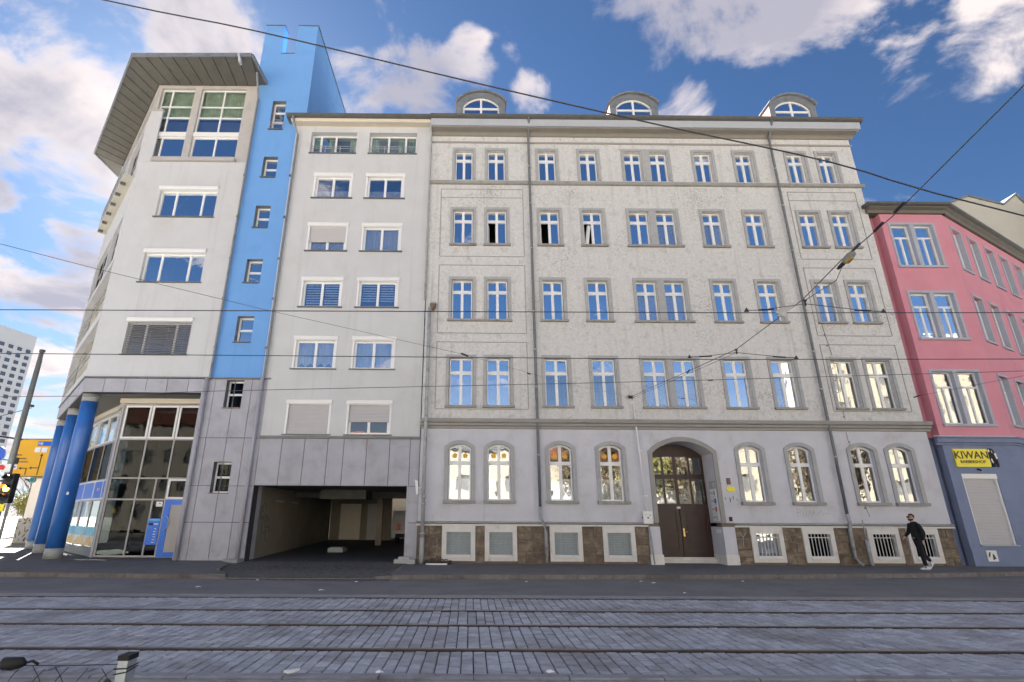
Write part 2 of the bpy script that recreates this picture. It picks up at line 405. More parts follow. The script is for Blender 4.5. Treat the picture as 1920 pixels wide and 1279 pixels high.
        if outer:
            s.face([(x0, y0, z0), (x0, y0, z1), (x0, y1, z1), (x0, y1, z0)])
            s.face([(x1, y0, z1), (x1, y0, z0), (x1, y1, z0), (x1, y1, z1)])
        if outer is True:
            s.face([(x0, y0, z1), (x1, y0, z1), (x1, y1, z1), (x0, y1, z1)])
            s.face([(x0, y1, z0), (x1, y1, z0), (x1, y0, z0), (x0, y0, z0)])
        return s
    def mesh(s, name, mats, smooth=False, off=None):
        me = bpy.data.meshes.new(name)
        vs = s.v if off is None else [(a - off.x, b - off.y, c - off.z) for a, b, c in s.v]
        me.from_pydata(vs, [], s.f)
        for m in (mats if isinstance(mats, (list, tuple)) else [mats]): me.materials.append(MATS[m])
        me.polygons.foreach_set('material_index', s.m)
        if smooth: me.polygons.foreach_set('use_smooth', [True] * len(s.f))
        me.update()
        return me
    def build(s, name, mats, parent=None, smooth=False, label=None, kind=None):
        off = WL[parent.name] if parent else None
        o = bpy.data.objects.new(name, s.mesh(name, mats, smooth, off)); COL.objects.link(o)
        if parent: o.parent = parent
        WL[o.name] = off if parent else Vector((0, 0, 0))
        if label: o['label'] = label
        if kind: o['kind'] = kind
        return o
def arc_pts(a, b, sp, rise, n=10):
    hw = (b - a) / 2; R = (hw * hw + rise * rise) / (2 * rise); cz = sp + rise - R; t0 = math.asin(min(1, hw / R))
    if rise > hw: t0 = math.pi - t0
    return [((a + b) / 2 + R * math.sin(t), cz + R * math.cos(t)) for t in [(-t0 + 2 * t0 * i / n) for i in range(n + 1)]]
def tag(o, label, cat, group=None, kind=None):
    o['label'] = label
    if cat: o['category'] = cat
    if group: o['group'] = group
    if kind: o['kind'] = kind
    return o
def empty(name, loc, label=None, cat=None, group=None, kind=None):
    o = bpy.data.objects.new(name, None); COL.objects.link(o); o.location = loc; o.empty_display_size = .3
    WL[o.name] = Vector(loc)
    if label: tag(o, label, cat, group, kind)
    elif kind: o['kind'] = kind
    return o
def put(me, name, parent, loc, rz=0.0, label=None):
    """an object on shared mesh data at a world place under its parent (parents are never rotated)"""
    o = bpy.data.objects.new(name, me); COL.objects.link(o)
    loc = Vector(loc); o.location = loc - WL[parent.name] if parent else loc; o.rotation_euler = (0, 0, rz)
    if parent: o.parent = parent
    WL[o.name] = loc
    if label: o['label'] = label
    return o
def child(me, name, parent, loc=(0, 0, 0), rot=(0, 0, 0), label=None):
    """a sub-part in its parent's own coordinates"""
    o = bpy.data.objects.new(name, me); COL.objects.link(o); o.parent = parent; o.location = loc; o.rotation_euler = rot
    if label: o['label'] = label
    return o
def solo(name, mb, mats, label, cat, smooth=False, group=None, kind=None, at=None):
    """a thing that is one mesh, its origin at its base"""
    off = Vector(at) if at is not None else Vector((sum(v[0] for v in mb.v) / len(mb.v), sum(v[1] for v in mb.v) / len(mb.v), min(v[2] for v in mb.v)))
    o = bpy.data.objects.new(name, mb.mesh(name, mats, smooth, off)); COL.objects.link(o); o.location = off
    WL[o.name] = off
    tag(o, label, cat, group, kind)
    return o
def text_mesh(body, size, mname, depth=0.006, align='LEFT', bold=0.0):
    c = bpy.data.curves.new('lettering', 'FONT'); c.body = body; c.size = size; c.extrude = depth; c.align_x = align; c.offset = bold
    o = bpy.data.objects.new('lettering', c); COL.objects.link(o)
    dg = bpy.context.evaluated_depsgraph_get()
    me = bpy.data.meshes.new_from_object(o.evaluated_get(dg)); bpy.data.objects.remove(o); bpy.data.curves.remove(c)
    me.materials.clear(); me.materials.append(MATS[mname])
    for v in me.vertices: v.co = Vector((v.co.x, -v.co.z, v.co.y))
    return me
MC = {}
def cached(key, fn):
    if key not in MC: MC[key] = fn()
    return MC[key]
def box_mesh(name, w, d, h, m):
    return cached(('box', round(w, 3), round(d, 3), round(h, 3), m), lambda: MB().box(-w / 2, w / 2, 0, d, 0, h).mesh(name, m))
def pane_mesh(w, h, m='glass'):
    return cached(('pane', round(w, 3), round(h, 3), m), lambda: MB().box(0, w, 0, .012, 0, h).mesh('pane', m))
def curtain_mesh(w, h, m='curtain', waves=7, amp=.03, cut=0.0):
    def mk():
        b = MB(); n = waves * 6
        P = [(w * i / n, amp * math.sin(2 * math.pi * waves * i / n) + amp * .4 * math.sin(9.7 * i / n)) for i in range(n + 1)]
        for i in range(n):
            zb0 = cut * abs(math.sin(math.pi * 2 * i / n)) * h; zb1 = cut * abs(math.sin(math.pi * 2 * (i + 1) / n)) * h
            b.face([(P[i][0], P[i][1], zb0), (P[i + 1][0], P[i + 1][1], zb1), (P[i + 1][0], P[i + 1][1], h), (P[i][0], P[i][1], h)])
        return b.mesh('curtain', m)
    return cached(('cur', round(w, 2), round(h, 2), m, waves, cut), mk)
def window_grid(name, w, h, xs, zs, bar, fm='white_frame', depth=.07, skip=(), iv=None, ih=None):
    """frame mesh (bottom-left at origin) with lights split at xs / zs; returns mesh and the lights"""
    lights = []; iv = iv or bar * .62; ih = ih or bar * .62
    xx = [0, *xs, w]; zz = [0, *zs, h]
    for i in range(len(xx) - 1):
        for j in range(len(zz) - 1):
            a = xx[i] + (bar if i == 0 else iv); b = xx[i + 1] - (bar if i == len(xx) - 2 else iv)
            c = zz[j] + (bar if j == 0 else ih); d = zz[j + 1] - (bar if j == len(zz) - 2 else ih)
            if (i, j) not in skip: lights.append((a, b, c, d, i, j))
    key = ('win', round(w, 3), round(h, 3), tuple(round(x, 3) for x in xs), tuple(round(z, 3) for z in zs), bar, fm, iv, ih)
    me = cached(key, lambda: MB().holes(0, w, 0, h, [l[:4] for l in lights], 0, depth).mesh(name, fm))
    return me, lights
def add_panes(win, lights, m='glass', y=.03, omit=(), mats=None):
    for (a, b, c, d, i, j) in lights:
        if (i, j) in omit: continue
        mm = (mats or {}).get((i, j), m)
        child(pane_mesh(b - a + .01, d - c + .01, mm), 'pane', win, (a - .005, y, c - .005), (rnd.uniform(-.005, .005), 0, rnd.uniform(-.006, .006)))

# ---------------------------------------------------------------- the setting
def kerb_y(x):
    P = [(-60, -3.6), (-20, -3.85), (-13.8, -3.98), (-8.4, -4.35), (-2, -4.2), (0, -4.08), (5, -3.85), (10, -3.52), (14, -2.95), (18, -2.25), (24, -1.5), (34, -.9), (70, -.6)]
    for (a, b), (c, d) in zip(P, P[1:]):
        if a <= x <= c: return b + (d - b) * (x - a) / (c - a)
    return P[0][1] if x < P[0][0] else P[-1][1]
def zwall(x): return .06 * max(0, min(1, (-x - 2) / 8))
b = MB(); b.box(-900, 900, -900, 900, -1.2, -.34)
g = b.build('ground', 'ground_pale', kind='structure')
b = MB(); b.box(-260, 260, -7.42, -.2, -.33, -.12)
b.build('road', 'asphalt', kind='structure')
b = MB(); b.box(-75, -46, -.2, 300, -.33, -.13); b.build('side_road', 'asphalt', kind='structure')
b = MB()
b.box(-260, 260, -24, -15.0, -.33, -.08)
b.build('footway', 'pavement', kind='structure')
# pavement in front of the houses, laid as a gently rising sheet behind the kerb
def pav_sheet(xs):
    b = MB(); by = lambda x: .43 + max(0, x - 21.6) * math.tan(R_(29))
    for x0, x1 in zip(xs, xs[1:]):
        k0, k1 = kerb_y(x0) + .12, kerb_y(x1) + .12
        b.face([(x0, k0, 0), (x1, k1, 0), (x1, by(x1), zwall(x1)), (x0, by(x0), zwall(x0))])
        b.face([(x0, k0, -.3), (x1, k1, -.3), (x1, k1, 0), (x0, k0, 0)])
    return b
b = pav_sheet([-2.3, 0, 2, 5, 8, 10, 12, 14, 16, 18, 20, 21.6, 24, 29, 34, 48])
b.build('pavement', 'pavement', kind='structure')
b = MB()
edge = [(-8.42, .0), (-8.40, -.9), (-8.25, -1.9), (-7.95, -2.9), (-7.55, -3.7), (-7.1, kerb_y(-7.1) + .12)]
L = [(-60, kerb_y(-60) + .12), (-30, kerb_y(-30) + .12), (-20, kerb_y(-20) + .12), (-13.8, kerb_y(-13.8) + .12), (-8.4, kerb_y(-8.4) + .12)]
b.face([(x, y, 0) for x, y in L] + [(x, y, 0 if y < -3 else .06 * (y + 3.5) / 3.5) for x, y in reversed(edge)] + [(-10, .02, .06), (-60, .02, .06)])
for p_, q_ in zip(L, L[1:] + [edge[-1]]): b.face([(p_[0], p_[1], -.3), (q_[0], q_[1], -.3), (q_[0], q_[1], 0), (p_[0], p_[1], 0)])
b.build('asphalt_pavement', 'pavement', kind='structure')
b = MB(); b.face([(-46, .02, .061), (-10.9, .02, .061), (-10.9, 2, .061), (-14.6, 2, .061), (-22, 9.4, .061), (-22, 60, .061), (-46, 60, .061)])
b.build('plaza_paving', 'plaza', kind='structure')
# driveway: small mosaic setts sloping up from the road
m, t, out = new_mat('mosaic')
bs = t.nodes.new('ShaderNodeBsdfPrincipled'); t.links.new(bs.outputs[0], out.inputs[0]); bs.inputs['Roughness'].default_value = .8
g_ = t.nodes.new('ShaderNodeNewGeometry'); vo = N(t, 'ShaderNodeTexVoronoi', feature='DISTANCE_TO_EDGE'); vo.inputs['Scale'].default_value = 9.5; vo.inputs['Randomness'].default_value = .55
t.links.new(g_.outputs['Position'], vo.inputs['Vector'])
mr = N(t, 'ShaderNodeMapRange', interpolation_type='SMOOTHSTEP'); t.links.new(vo.outputs[0], mr.inputs[0]); mr.inputs[1].default_value = .02; mr.inputs[2].default_value = .12
vc = N(t, 'ShaderNodeTexVoronoi'); vc.inputs['Scale'].default_value = 9.5; vc.inputs['Randomness'].default_value = .55; t.links.new(g_.outputs['Position'], vc.inputs['Vector'])
sx = N(t, 'ShaderNodeSeparateColor'); t.links.new(vc.outputs['Color'], sx.inputs[0])
c1 = mixc(t, sx.outputs[0], (.085, .085, .09), (.15, .145, .145))
t.links.new(mixc(t, mr.outputs[0], (.035, .034, .033), c1), bs.inputs['Base Color'])
bp = N(t, 'ShaderNodeBump'); bp.inputs['Strength'].default_value = .8; bp.inputs['Distance'].default_value = .012; t.links.new(mr.outputs[0], bp.inputs['Height']); t.links.new(bp.outputs[0], bs.inputs['Normal'])
MATS['mosaic'] = m
b = MB()
pr_ = sorted([(x, y) for x, y in edge], key=lambda p: p[1])
ys = [-4.55, -4.15, -3.4, -2.6, -1.8, -.9, 0.02]
def ex(y):
    e = sorted(edge, key=lambda p: p[1])
    if y <= e[0][1]: return e[0][0] + .25
    for (a, c), (d, f) in zip(e, e[1:]):
        if c <= y <= f: return a + (d - a) * (y - c) / (f - c)
    return e[-1][0]
def dz(y): return -.112 + .15 * max(0, min(1, (y + 4.3) / 4.3))
for y0, y1 in zip(ys, ys[1:]):
    b.face([(ex(y0), y0, dz(y0)), (-2.3, y0, dz(y0)), (-2.3, y1, dz(y1)), (ex(y1), y1, dz(y1))])
b.build('driveway', 'mosaic', kind='structure')
b = MB()
for y0, y1 in zip(ys[1:], ys[2:]):
    for xs_, side in ((ex, 1), (lambda y: -2.3, -1)):
        xa, xb = xs_(y0), xs_(y1)
        b.face([(xa - .06, y0, .008), (xb - .06, y1, .03), (xb + .06, y1, .03), (xa + .06, y0, .008)])
        b.face([(xa + .06 * side, y0, .008), (xb + .06 * side, y1, .03), (xb + .06 * side, y1, -.13), (xa + .06 * side, y0, -.13)])
b.build('driveway_edging', 'kerb', kind='structure')

kerb = empty('kerb', (0, -4, 0), kind='structure')
def kstone(x0, x1, drop0=0.0, drop1=0.0, m='kerb'):
    a, c = kerb_y(x0), kerb_y(x1); g2 = .006
    b = MB(); b.poly_z([(x0 + g2, a), (x1 - g2, c), (x1 - g2, c + .12), (x0 + g2, a + .12)], -.2, .004)
    o = b.build('kerb_stone', m, kerb)
    if drop0 or drop1:
        for v in o.data.vertices:
            if v.co.z + WL[kerb.name].z > -.1: v.co.z -= drop0 if abs(v.co.x - x0) < abs(v.co.x - x1) else drop1
    return o
x = -24.0
while x < 27:
    w_ = 1.02 + rnd.uniform(-.05, .05)
    if -7.1 < x + w_ and x < -1.9:
        if x < -7.0: kstone(x, x + w_, 0, .09)
        elif x > -3.4: kstone(x, x + w_, .09 * max(0, min(1, (-2.2 - x) / 1.2)), 0 if x > -3.1 else .06)
        else: kstone(x, x + w_, .095, .095)
    else: kstone(x, x + w_)
    x += w_

# tram bed: joint bed, setts, rails
b = MB(); b.box(-160, 160, -14.06, -7.42, -.33, -.145)
bed = empty('tram_track_bed', (0, -10.5, -.14), kind='structure')
b.build('joint_bed', 'sett_joint', bed)
RAILS = [-7.90, -9.56, -11.02, -12.74]
for y in RAILS:
    r = empty('tram_rail', (0, y, -.14))
    tag(r, {RAILS[0]: 'far rail of the far tram track, beside the asphalt lane', RAILS[1]: 'near rail of the far tram track, second rail from the houses',
            RAILS[2]: 'far rail of the near tram track, third rail from the houses', RAILS[3]: 'tram rail closest to the viewer, beside the pale kerb strip'}[y], 'tram rail', 'grooved tram rails in the street')
    MB().box(-160, 160, y - .030, y + .028, -.3, -.112).build('rail_head', 'rail_steel', r)
    MB().box(-160, 160, y - .072, y - .034, -.3, -.137).build('groove', 'rail_side', r)
    MB().box(-160, 160, y - .092, y - .075, -.3, -.114).build('guard_lip', 'rail_side', r)
# pale strip beside the far rail and kerb by the viewer
b = MB(); b.box(-160, 160, -7.80, -7.42, -.3, -.116); b.build('edge_strip', 'kerb_pale', bed)
pk = empty('platform_kerb', (0, -13.9, 0), kind='structure')
x = -22.0
while x < 22:
    b = MB(); b.poly_x([(-14.06, -.3), (-14.06, -.10), (-14.08, -.082), (-14.235, -.078), (-14.255, -.10), (-14.255, -.3)][::-1], x + .006, x + 1.05 - .006)
    b.build('kerb_stone', 'kerb_pale', pk); x += 1.05
MB().box(-160, 160, -14.33, -14.256, -.3, -.13).build('kerb_gap', 'sett_joint', pk)
MB().box(-160, 160, -15.0, -14.33, -.3, -.085).build('kerb_back', 'kerb_pale', pk)
# setts in rows across the track
lanes = [(-9.50, -7.945), (-10.96, -9.665), (-12.68, -11.125), (-14.045, -12.845)]
allset = []
for (ya, yb) in lanes:
    n = max(3, round((yb - ya) / .235)); st = (yb - ya) / n; k = 0; x = -26.0
    while x < 26:
        w_ = .162 + rnd.uniform(-.014, .014); o_ = (k % 2) * .5 + rnd.uniform(-.08, .08)
        cuts = [ya] + [ya + st * (i + o_ + .25) for i in range(n) if ya + st * (i + o_ + .25) < yb - .05 and st * (i + o_ + .25) > .06] + [yb]
        for c0, c1 in zip(cuts, cuts[1:]):
            allset.append((x, x + w_, c0, c1))
        x += w_; k += 1
def sett(b, s, jz):
    x0, x1, y0, y1 = s; g2 = .0075; e = .011; gy = .012
    z = -.122 + jz; j = [rnd.uniform(-.0035, .0035) for _ in range(4)]
    X0, X1, Y0, Y1 = x0 + g2, x1 - g2, y0 + gy, y1 - gy
    A = [(X0, Y0, -.15), (X1, Y0, -.15), (X1, Y1, -.15), (X0, Y1, -.15)]
    Bq = [(X0, Y0, z - .007), (X1, Y0, z - .007), (X1, Y1, z - .007), (X0, Y1, z - .007)]
    Cq = [(X0 + e, Y0 + e, z + j[0]), (X1 - e, Y0 + e, z + j[1]), (X1 - e, Y1 - e, z + j[2]), (X0 + e, Y1 - e, z + j[3])]
    n = len(b.v); b.v += A + Bq + Cq
    for i in range(4):
        k = (i + 1) % 4
        b.f.append((n + i, n + k, n + 4 + k, n + 4 + i)); b.m.append(0)
        b.f.append((n + 4 + i, n + 4 + k, n + 8 + k, n + 8 + i)); b.m.append(0)
    b.f.append((n + 8, n + 9, n + 10, n + 11)); b.m.append(0)
def keyf(s): return (s[2] + 20.9) + .22 * abs((s[0] + s[1]) / 2 - .4)
allset.sort(key=keyf)
for s in allset[:298]:
    b = MB(); sett(b, s, rnd.uniform(-.004, .004)); b.build('sett', 'sett', bed)
b = MB()
for s in allset[298:]: sett(b, s, rnd.uniform(-.004, .004))
b.build('sett_field', 'sett', bed, kind='stuff')

# ---------------------------------------------------------------- grey tenement
TX0, TX1 = -1.99, 18.13
ten = empty('tenement_house', (8.0, 0, 0), 'long grey rendered five storey tenement with arched ground floor windows and three roof dormers', 'house')
XC = [-.44, 1.09, 3.49, 5.45, 7.57, 8.80, 10.92, 12.87, 15.35, 16.83]
ROWS = {5: (16.56, 18.20, .81), 4: (13.17, 14.94, .87), 3: (9.57, 11.44, .88), 2: (5.87, 7.88, .95)}
FY = .17
up = []
for r, (z0, z1, w) in ROWS.items():
    for x in XC: up.append((x - w / 2 - .02, x + w / 2 + .02, z0, z1))
MB().holes(TX0, TX1, 5.32, 19.30, up, 0, .42, back=False).build('upper_wall', 'grey_render', ten)
GZ0, GZ1, GW = 2.22, 4.34, .90
gh = [(x - GW / 2, x + GW / 2, GZ0, GZ1, .17) for i, x in enumerate(XC) if i not in (4, 5)]
DX0, DX1 = 7.08, 9.44
gh.append((DX0, DX1, 1.46, 4.50, .46))
MB().holes(TX0, TX1, 1.46, 4.96, gh, 0, .42, back=False, outer='x').build('ground_floor_wall', 'ground_render', ten)
# rooms behind
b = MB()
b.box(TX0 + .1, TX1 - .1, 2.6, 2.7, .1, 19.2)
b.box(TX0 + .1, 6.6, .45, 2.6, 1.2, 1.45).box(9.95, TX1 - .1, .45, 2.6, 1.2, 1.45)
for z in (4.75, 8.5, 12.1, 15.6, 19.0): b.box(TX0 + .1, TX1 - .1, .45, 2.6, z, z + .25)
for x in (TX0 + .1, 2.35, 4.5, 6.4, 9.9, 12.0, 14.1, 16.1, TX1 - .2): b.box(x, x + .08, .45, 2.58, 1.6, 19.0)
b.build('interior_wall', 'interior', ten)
MB().box(TX0, TX0 + .3, .42, 11, 0.1, 19.6).box(TX1 - .35, TX1, .42, 11, 0.1, 19.3).box(TX0, TX1, 11, 11.3, .1, 19.3).build('side_wall', 'grey_render', ten)
# windows
star_b = MB()
def star(cx, cz, r):
    b = MB()
    pts = []
    for k in range(20):
        a = 2 * math.pi * k / 20; rr = r if k % 2 == 0 else r * .62
        pts.append((cx + rr * math.cos(a), cz + rr * math.sin(a)))
    b.poly_y(pts[::-1], 0, .004)
    return b
def surround_rect(x0, x1, z0, z1, w, parent, x2=None):
    b = MB()
    b.strip([(x0, z0), (x0, z1), (x1, z1), (x1, z0)], w, -.045, .002)
    return b
for r, (z0, z1, w) in ROWS.items():
    h = z1 - z0 - .02
    tz = h * (.715 if r > 2 else .70)
    me, lights = window_grid('window', w, h, [w / 2], [tz], .052, iv=.058, ih=.072)
    for i, x in enumerate(XC):
        win = put(me, 'window', ten, (x - w / 2, FY, z0 + .01))
        omit = ()
        if r == 4 and i in (1, 2, 3): omit = ((0, 0),)
        gm = 'glass'
        base_ = 'glass_ground' if r == 2 and i > 7 else 'glass'
        if r == 2 and i in (2, 3): gm = None
        mats = {(0, 0): 'glass_soft', (1, 0): 'glass_soft'} if gm is None else None
        if (r, i) in ((3, 4), (3, 5), (4, 5), (2, 4), (2, 5), (4, 6), (3, 8), (2, 7)): mats = {(0, 0): 'glass_mid', (1, 0): 'glass_mid'}
        add_panes(win, lights, base_, omit=omit, mats=mats)
        la = [l for l in lights if (l[4], l[5]) == (0, 0)][0]; lb = [l for l in lights if (l[4], l[5]) == (1, 0)][0]
        if omit:      # casement swung into the room
            sw, sh = la[1] - la[0], la[3] - la[2]
            cm, cl = window_grid('open_casement', sw, sh, [], [], .05)
            oc = child(cm, 'open_casement', win, (la[0], .09, la[2]), (0, 0, R_(78)), 'casement swung open into the dark room')
        if (r, i) == (4, 3):
            c_ = child(curtain_mesh(.16, 1.0, waves=2), 'curtain', win, (la[0], -.02, la[2] + .05), (0, R_(8), 0), 'white curtain blowing out of the open casement')
        if (r, i) == (5, 4):
            sw, sh = la[1] - la[0], la[3] - la[2]
            cm, cl = window_grid('tilted_casement', sw, sh, [], [], .05)
            child(cm, 'tilted_casement', win, (la[0], .02, la[2]), (R_(-6), 0, 0), 'casement tilted open at the top')
        if (r, i) in ((3, 4), (3, 5), (4, 5), (2, 4), (2, 5), (4, 6), (3, 8), (2, 7)):
            child(curtain_mesh(.36, lb[3] - lb[2], waves=5, cut=.10), 'curtain', win, (la[0], .13, la[2]))
            child(curtain_mesh(.36, lb[3] - lb[2], waves=5, cut=.10), 'curtain', win, (lb[0], .13, la[2]))
        if (r, i) in ((2, 2), (2, 3), (3, 6)):
            child(curtain_mesh(w - .1, la[3], m='curtain_dark', waves=6), 'curtain', win, (.05, .11, .03), label='dark insect screen over the lower casements')
        # sill
        if r == 5: continue
        if r == 3 and i == 0:
            put(box_mesh('sill', 2.75, .15, .085, 'sill_stone'), 'sill', ten, ((XC[0] + XC[1]) / 2, -.13, z0 - .085))
        elif r == 3 and i == 1: pass
        elif i == 4:
            put(box_mesh('sill', 2.55, .15, .085, 'sill_stone'), 'sill', ten, ((XC[4] + XC[5]) / 2, -.13, z0 - .085))
        elif i == 5: pass
        else:
            put(box_mesh('sill', w + .34, .15, .085, 'sill_stone'), 'sill', ten, (x, -.13, z0 - .085))
    for i, x in enumerate(XC):
        hw = w / 2 + .02
        if i == 4:
            b = MB(); b.strip([(x - hw, z0), (x - hw, z1), (XC[5] + hw, z1), (XC[5] + hw, z0)], .13, -.045, .002)
            b.box(x + hw, XC[5] - hw, -.043, .002, z0 + .002, z1 - .002); b.build('window_surround', 'surround', ten)
        elif i == 5: pass
        else:
            me_s = cached(('sur', r), lambda: MB().strip([(-hw, 0), (-hw, z1 - z0), (hw, z1 - z0), (hw, 0)], .125, -.045, .002).mesh('window_surround', 'surround'))
            put(me_s, 'window_surround', ten, (x, 0, z0))
# ground floor arched windows
h = GZ1 - GZ0 - .02; w = GW - .02
me, lights = window_grid('window', w, h, [w / 2], [h * .665], .052, iv=.06, ih=.07)
arch_in = MB().strip([(p[0], p[1]) for p in arc_pts(.052, w - .052, h - .20, .14)], .075, -.004, .05).mesh('arch_frame', 'white_frame')
AR = arc_pts(-GW / 2, GW / 2, GZ1 - GZ0 - .17, .17)
sur = MB().strip([(-GW / 2, 0)] + AR + [(GW / 2, 0)], .15, -.05, .002).mesh('window_surround', 'surround')
for i, x in enumerate(XC):
    if i in (4, 5): continue
    win = put(me, 'window', ten, (x - w / 2, FY - .02, GZ0 + .01))
    add_panes(win, lights, 'glass_ground')
    child(arch_in, 'arch_frame', win)
    put(sur, 'window_surround', ten, (x, 0, GZ0))
    put(box_mesh('sill', GW + .34, .17, .11, 'sill_stone'), 'sill', ten, (x, -.15, GZ0 - .11))
    if i < 4:
        sm = cached('star', lambda: star(0, 0, .125).mesh('sun_sticker', 'poster_sun' if 'poster_sun' in MATS else 'orange'))
        for q in (0, 1): child(sm, 'sun_sticker', win, (w * .27 + q * w * .46, .018, h * .80))
    if i in (2, 3, 0, 1):
        child(curtain_mesh(w - .1, h * .36, waves=3, amp=.01), 'curtain', win, (.05, .10, .05))
# bands and cornices
def band(name, prof, x0, x1, m): return MB().poly_x(prof, x0, x1).build(name, m, ten)
band('string_course', [(.0, 16.28), (-.10, 16.30), (-.13, 16.36), (-.13, 16.44), (-.03, 16.50), (.0, 16.50)], TX0 - .02, TX1 + .10, 'sill_stone')
band('storey_cornice', [(0, 4.94), (-.06, 4.95), (-.07, 5.03), (-.15, 5.06), (-.15, 5.14), (-.24, 5.18), (-.26, 5.27), (-.24, 5.32), (0, 5.36)], TX0 - .02, TX1 + .14, 'cornice')
band('frieze_moulding', [(0, 18.60), (-.05, 18.62), (-.06, 18.68), (0, 18.70)], TX0, TX1 + .04, 'cornice')
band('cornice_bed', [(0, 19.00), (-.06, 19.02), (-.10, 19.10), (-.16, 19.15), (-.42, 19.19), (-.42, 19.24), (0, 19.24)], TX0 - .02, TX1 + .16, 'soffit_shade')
band('fascia', [(.2, 19.245), (-.50, 19.245), (-.53, 19.60), (.2, 19.60)], TX0 - .03, TX1 + .30, 'fascia')
band('gutter', [(.2, 19.605), (-.56, 19.605), (-.66, 19.66), (-.69, 19.77), (-.62, 19.80), (.2, 19.80)], TX0 - .06, TX1 + .42, 'gutter_metal')
MB().face([(TX0, -.5, 19.81), (TX1 + .3, -.5, 19.81), (TX1 + .3, 6, 23.4), (TX0, 6, 23.4)]).face([(TX0, 6, 23.4), (TX1 + .3, 6, 23.4), (TX1, 11, 19.5), (TX0, 11, 19.5)]).build('roof', 'roof_tile', ten)
# stucco panels of the two side bays
for (xa, xb) in ((-1.45, 2.28), (14.62, 17.75)):
    for (za, zb) in ((12.58, 16.02), (8.98, 12.12), (5.75, 8.55)):
        b = MB()
        b.strip([(xa, za), (xa, zb), (xb, zb), (xb, za)], .030, -.014, .001)
        b.box(xa + .001, xb - .001, -.013, .001, za - .03, za)
        if za > 12.3: b.box(xa + .001, xb - .001, -.012, .001, zb - .45, zb - .42)
        b.build('stucco_panel', 'cornice', ten)
# dormers
for (dx0, dx1) in ((-.86, 1.62), (7.04, 9.52), (15.32, 17.74)):
    d = empty('dormer', (0, 0, 0)); d.parent = ten; WL[d.name] = Vector((0, 0, 0)); d.location = -WL[ten.name]
    cx = (dx0 + dx1) / 2; y = 1.0; zb, sp, top = 20.2, 22.02, 22.62; wi = .93
    b = MB(); b.holes(dx0, dx1, zb, top, [(cx - wi, cx + wi, 20.6, 22.33, .52)], y, y + .25, outer=False, back=False)
    # trim the front to the arch by rebuilding it between two curves
    b = MB()
    o = arc_pts(dx0, dx1, sp, top - sp, 14); ii = arc_pts(cx - wi, cx + wi, 21.80, .53, 14)
    O = [(dx0, zb)] + o + [(dx1, zb)]; I = [(cx - wi, zb)] + ii + [(cx + wi, zb)]
    for k in range(len(O) - 1):
        b.face([(I[k][0], y, I[k][1]), (I[k + 1][0], y, I[k + 1][1]), (O[k + 1][0], y, O[k + 1][1]), (O[k][0], y, O[k][1])])
        b.face([(I[k][0], y, I[k][1]), (I[k][0], y + .2, I[k][1]), (I[k + 1][0], y + .2, I[k + 1][1]), (I[k + 1][0], y, I[k + 1][1])])
    b.build('dormer_front', 'zinc', d)
    b = MB(); b.strip([(dx0, sp - .05)] + o[1:-1] + [(dx1, sp - .05)], .10, y - .14, y + 4.0); b.build('dormer_roof', 'zinc', d)
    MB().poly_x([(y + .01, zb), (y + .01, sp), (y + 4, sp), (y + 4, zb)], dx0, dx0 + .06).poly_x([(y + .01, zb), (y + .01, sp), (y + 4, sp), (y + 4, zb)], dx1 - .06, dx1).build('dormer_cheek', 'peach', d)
    b = MB(); b.strip(arc_pts(cx - wi + .07, cx + wi - .07, 21.80, .46, 14), .08, y + .1, y + .17)
    b.box(cx - wi, cx - wi + .07, y + .1, y + .17, zb, 21.79).box(cx + wi - .07, cx + wi, y + .1, y + .17, zb, 21.79)
    b.box(cx - .05, cx + .05, y + .1, y + .17, zb, 22.26).box(cx - wi + .07, cx - .05, y + .101, y + .169, 21.62, 21.72).box(cx + .05, cx + wi - .07, y + .101, y + .169, 21.62, 21.72)
    b.build('window', 'white_frame', d)
    b = MB(); b.poly_y([(cx - wi + .02, zb)] + arc_pts(cx - wi + .02, cx + wi - .02, 21.80, .50, 14) + [(cx + wi - .02, zb)], y + .13, y + .14); b.build('pane', 'glass', d)
    MB().box(dx0 + .1, dx1 - .1, y + .9, y + 1, zb, 22.3).build('interior_wall', 'interior', d)
# door
REV = 1.0
dw0, dw1 = DX0, DX1
b = MB()
cur = arc_pts(DX0, DX1, 4.04, .46)
for p, q in zip(cur, cur[1:]): b.face([(p[0], .42, p[1]), (p[0], REV, p[1]), (q[0], REV, q[1]), (q[0], .42, q[1])])
b.face([(DX1, .42, 1.46), (DX1, .42, 4.04), (DX1, REV, 4.04), (DX1, REV, 1.46)]); b.face([(DX0, .42, 4.04), (DX0, .42, 1.46), (DX0, REV, 1.46), (DX0, REV, 4.04)])
b.build('door_reveal', 'ground_render', ten)
MB().strip([(DX0, 1.46)] + arc_pts(DX0, DX1, 4.04, .46, 16) + [(DX1, 1.46)], .17, -.05, .002).build('door_surround', 'cornice', ten)
for (xa, xb) in ((DX0 - .42, DX0), (DX1, DX1 + .45)):
    MB().box(xa, xb, -.07, REV, .34, 1.32).build('door_pier', 'ground_render', ten)
    MB().box(xa - .03, xb + (.03 if xa < 8 else 0), -.12, REV, 0, .34).build('pier_foot', 'white_stone', ten)
door = empty('door', (0, 0, 0)); door.parent = ten; door.location = -WL[ten.name]; WL[door.name] = Vector((0, 0, 0))
y = REV - .06
x0, x1 = DX0 + .02, DX1 - .02; cx = x0 + (x1 - x0) * .5
b = MB()
